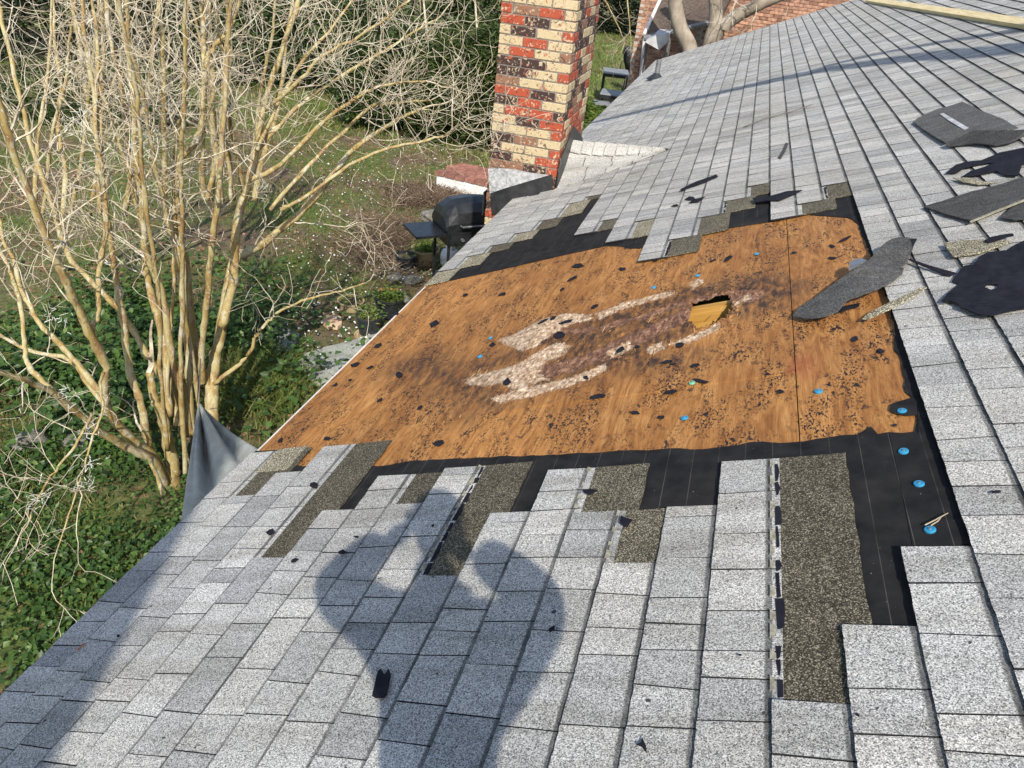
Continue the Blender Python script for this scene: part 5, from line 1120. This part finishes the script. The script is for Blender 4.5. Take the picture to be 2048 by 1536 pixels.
skin('legs', [(L_(.08, -.46, -.64), .13), (tuple(h1), .095), (tuple(k1), .065), (tuple(a1), .045), (tuple(t1), .04), (tuple(h2), .095), (tuple(k2), .065), (tuple(a2), .045), (tuple(t2), .04)], [(0, 1), (1, 2), (2, 3), (3, 4), (0, 5), (5, 6), (6, 7), (7, 8)], JEAN, per)
bm = bmesh.new(); bmesh.ops.create_uvsphere(bm, u_segments=24, v_segments=18, radius=1)
for v in bm.verts:
    c = v.co; y = c.y; x_ = c.x * .076 * (1 - .18 * max(0, -c.z)); yy = y * .098; zz = c.z * .118
    if y > .75 and -.25 < c.z < .25 and abs(c.x) < .3: yy += .018
    v.co = Vector((x_, yy, zz))
me = bpy.data.meshes.new('head'); bm.to_mesh(me); bm.free(); me.materials.append(SKIN); me.polygons.foreach_set('use_smooth', [True] * len(me.polygons)); hdob = bpy.data.objects.new('head', me); C.objects.link(hdob); hdob.parent = per; hdob.location = L_(.05, -.225, .18); hdob.rotation_euler = (-.35, 0, hd)
mb = MB(); mb.lathe([(.086, 0), (.088, .04), (.078, .085), (.045, .118), (0, .128)], (0, -.012, .012), 20); mb.build('hair', HAIR, hdob, smooth=True)
for sx_ in (-1, 1):
    mb = MB(); mb.lathe([(0, -.02), (.012, -.015), (.016, 0), (.012, .016), (0, .02)], (sx_ * .077, 0, -.005), 10); mb.build('ear', SKIN, hdob); mb = MB(); mb.lathe([(0, -.009), (.008, 0), (0, .009)], (sx_ * .03, .088, .01), 8); mb.build('eye', WHITE, hdob)
    mb = MB(); c = Vector(L_(sx_ * .095, -.055, -.03)); mb.tube([c + RZ @ Vector((sx_ * .035, -.04, -.02)), c, c + RZ @ Vector((-sx_ * .01, .012, .02))], [.028, .036, .026], 8); hnd = mb.build('hand', SKIN, per, smooth=True)
    for k in range(4): mb.__init__(); b_ = c + RZ @ Vector((-sx_ * .0, .012, .028 - k * .019)); mb.tube([b_, b_ + RZ @ Vector((-sx_ * .018, .016, 0)), b_ + RZ @ Vector((-sx_ * .038, .008, .002))], [.009, .0085, .007], 6); mb.build('finger', SKIN, hnd)
    mb.__init__(); b_ = c + RZ @ Vector((0, -.02, .02)); mb.tube([b_, b_ + RZ @ Vector((-sx_ * .025, -.018, .012)), b_ + RZ @ Vector((-sx_ * .045, -.012, .008))], [.011, .010, .008], 6); mb.build('thumb', SKIN, hnd)
fw = M @ Vector((0, 0, 1)); ph = MB(); pc = CAM - fw * .032; rt = M @ Vector((1, 0, 0)); upv = M @ Vector((0, -1, 0))
pm = Matrix((rt, upv, fw)).transposed().to_4x4(); pm.translation = pc
o = MB().box((-.078, -.038, -.005), (.078, .038, .005)).build('phone', BLK); o.matrix_world = pm; tag(o, 'black phone held sideways in both hands of the person on the roof', 'phone')
MB().box((-.072, -.033, -.0062), (.072, .033, -.0052)).build('screen', GREYP, o)
# trees behind the house that shade the roof
PB = mat_simple('rough_pine_bark', [(.3, (.07, .045, .03)), (.7, (.17, .115, .08))], 7, 5, .95, .2, .7, aniso=(1, 1, .3))
def shade_tree(base, pts, rads, limbs, label, seed):
    random.seed(seed); b = Vector((base[0], base[1], 0)); o = empty('tall_tree', b, label, 'tree', 'tall trees behind the house'); mb = MB(); mb.tube([Vector(p) - b for p in pts], rads, 12); mb.build('trunk', PB, o, smooth=True); tw = MB()
    for lp, lr in limbs:
        mb = MB(); P = smooth([Vector(p) - b for p in lp], 4); q = len(P); mb.tube(P, [lr[0] + (lr[1] - lr[0]) * i / (q - 1) for i in range(q)], 8); mb.build('limb', PB, o, smooth=True)
    return o
# left band: vertical trunk whose shadow runs along the eave
sp = RW(-2.62, 1.30) ; k_ = 7.2; bx_ = sp + SD * k_
tpx, tpy = bx_.x, bx_.y
shade_tree((tpx, tpy), [(tpx - .15, tpy - .2, -.1), (tpx - .05, tpy - .05, 3.5), (tpx, tpy, bx_.z), (tpx + .02, tpy, bx_.z + 1.0), (tpx + .06, tpy - .1, bx_.z + 1.5)], [.42, .36, .33, .30, .12], [([(tpx, tpy, 6.5), (tpx + .8, tpy - 1, 7.1), (tpx + 1.3, tpy - 2.2, 7.6)], (.10, .04))], 'broken straight pine trunk behind the near gable shading the eave shingles', 3)
LB = [RM @ onroof(x, y) for x, y in ((1160, 252), (1210, 240), (1400, 195), (1600, 150), (1700, 133), (1850, 113), (2047, 96))]
LB = [q + SD * 9.0 for q in LB]; rads_ = (.035, .17)
ext = [LB[-1] + Vector((1.6, -1.2, -.3)), Vector((9.2, -3.4, 8.6))]
lim = LB + ext
shade_tree((9.3, -3.6), [(9.2, -3.7, -.1), (9.3, -3.6, 4), (9.2, -3.4, 8.6), (9.5, -3.6, 11.5)], [.45, .38, .3, .14], [(lim, (.045, .26)), ([LB[3], LB[4] + Vector((.1, .35, .1)), LB[5] + Vector((.2, .55, .15)), LB[6] + Vector((.4, .7, .1)), LB[6] + Vector((1.6, 0, -.2))], (.04, .12))], 'tall leafless tree right of the house whose limb shades the roof', 4)
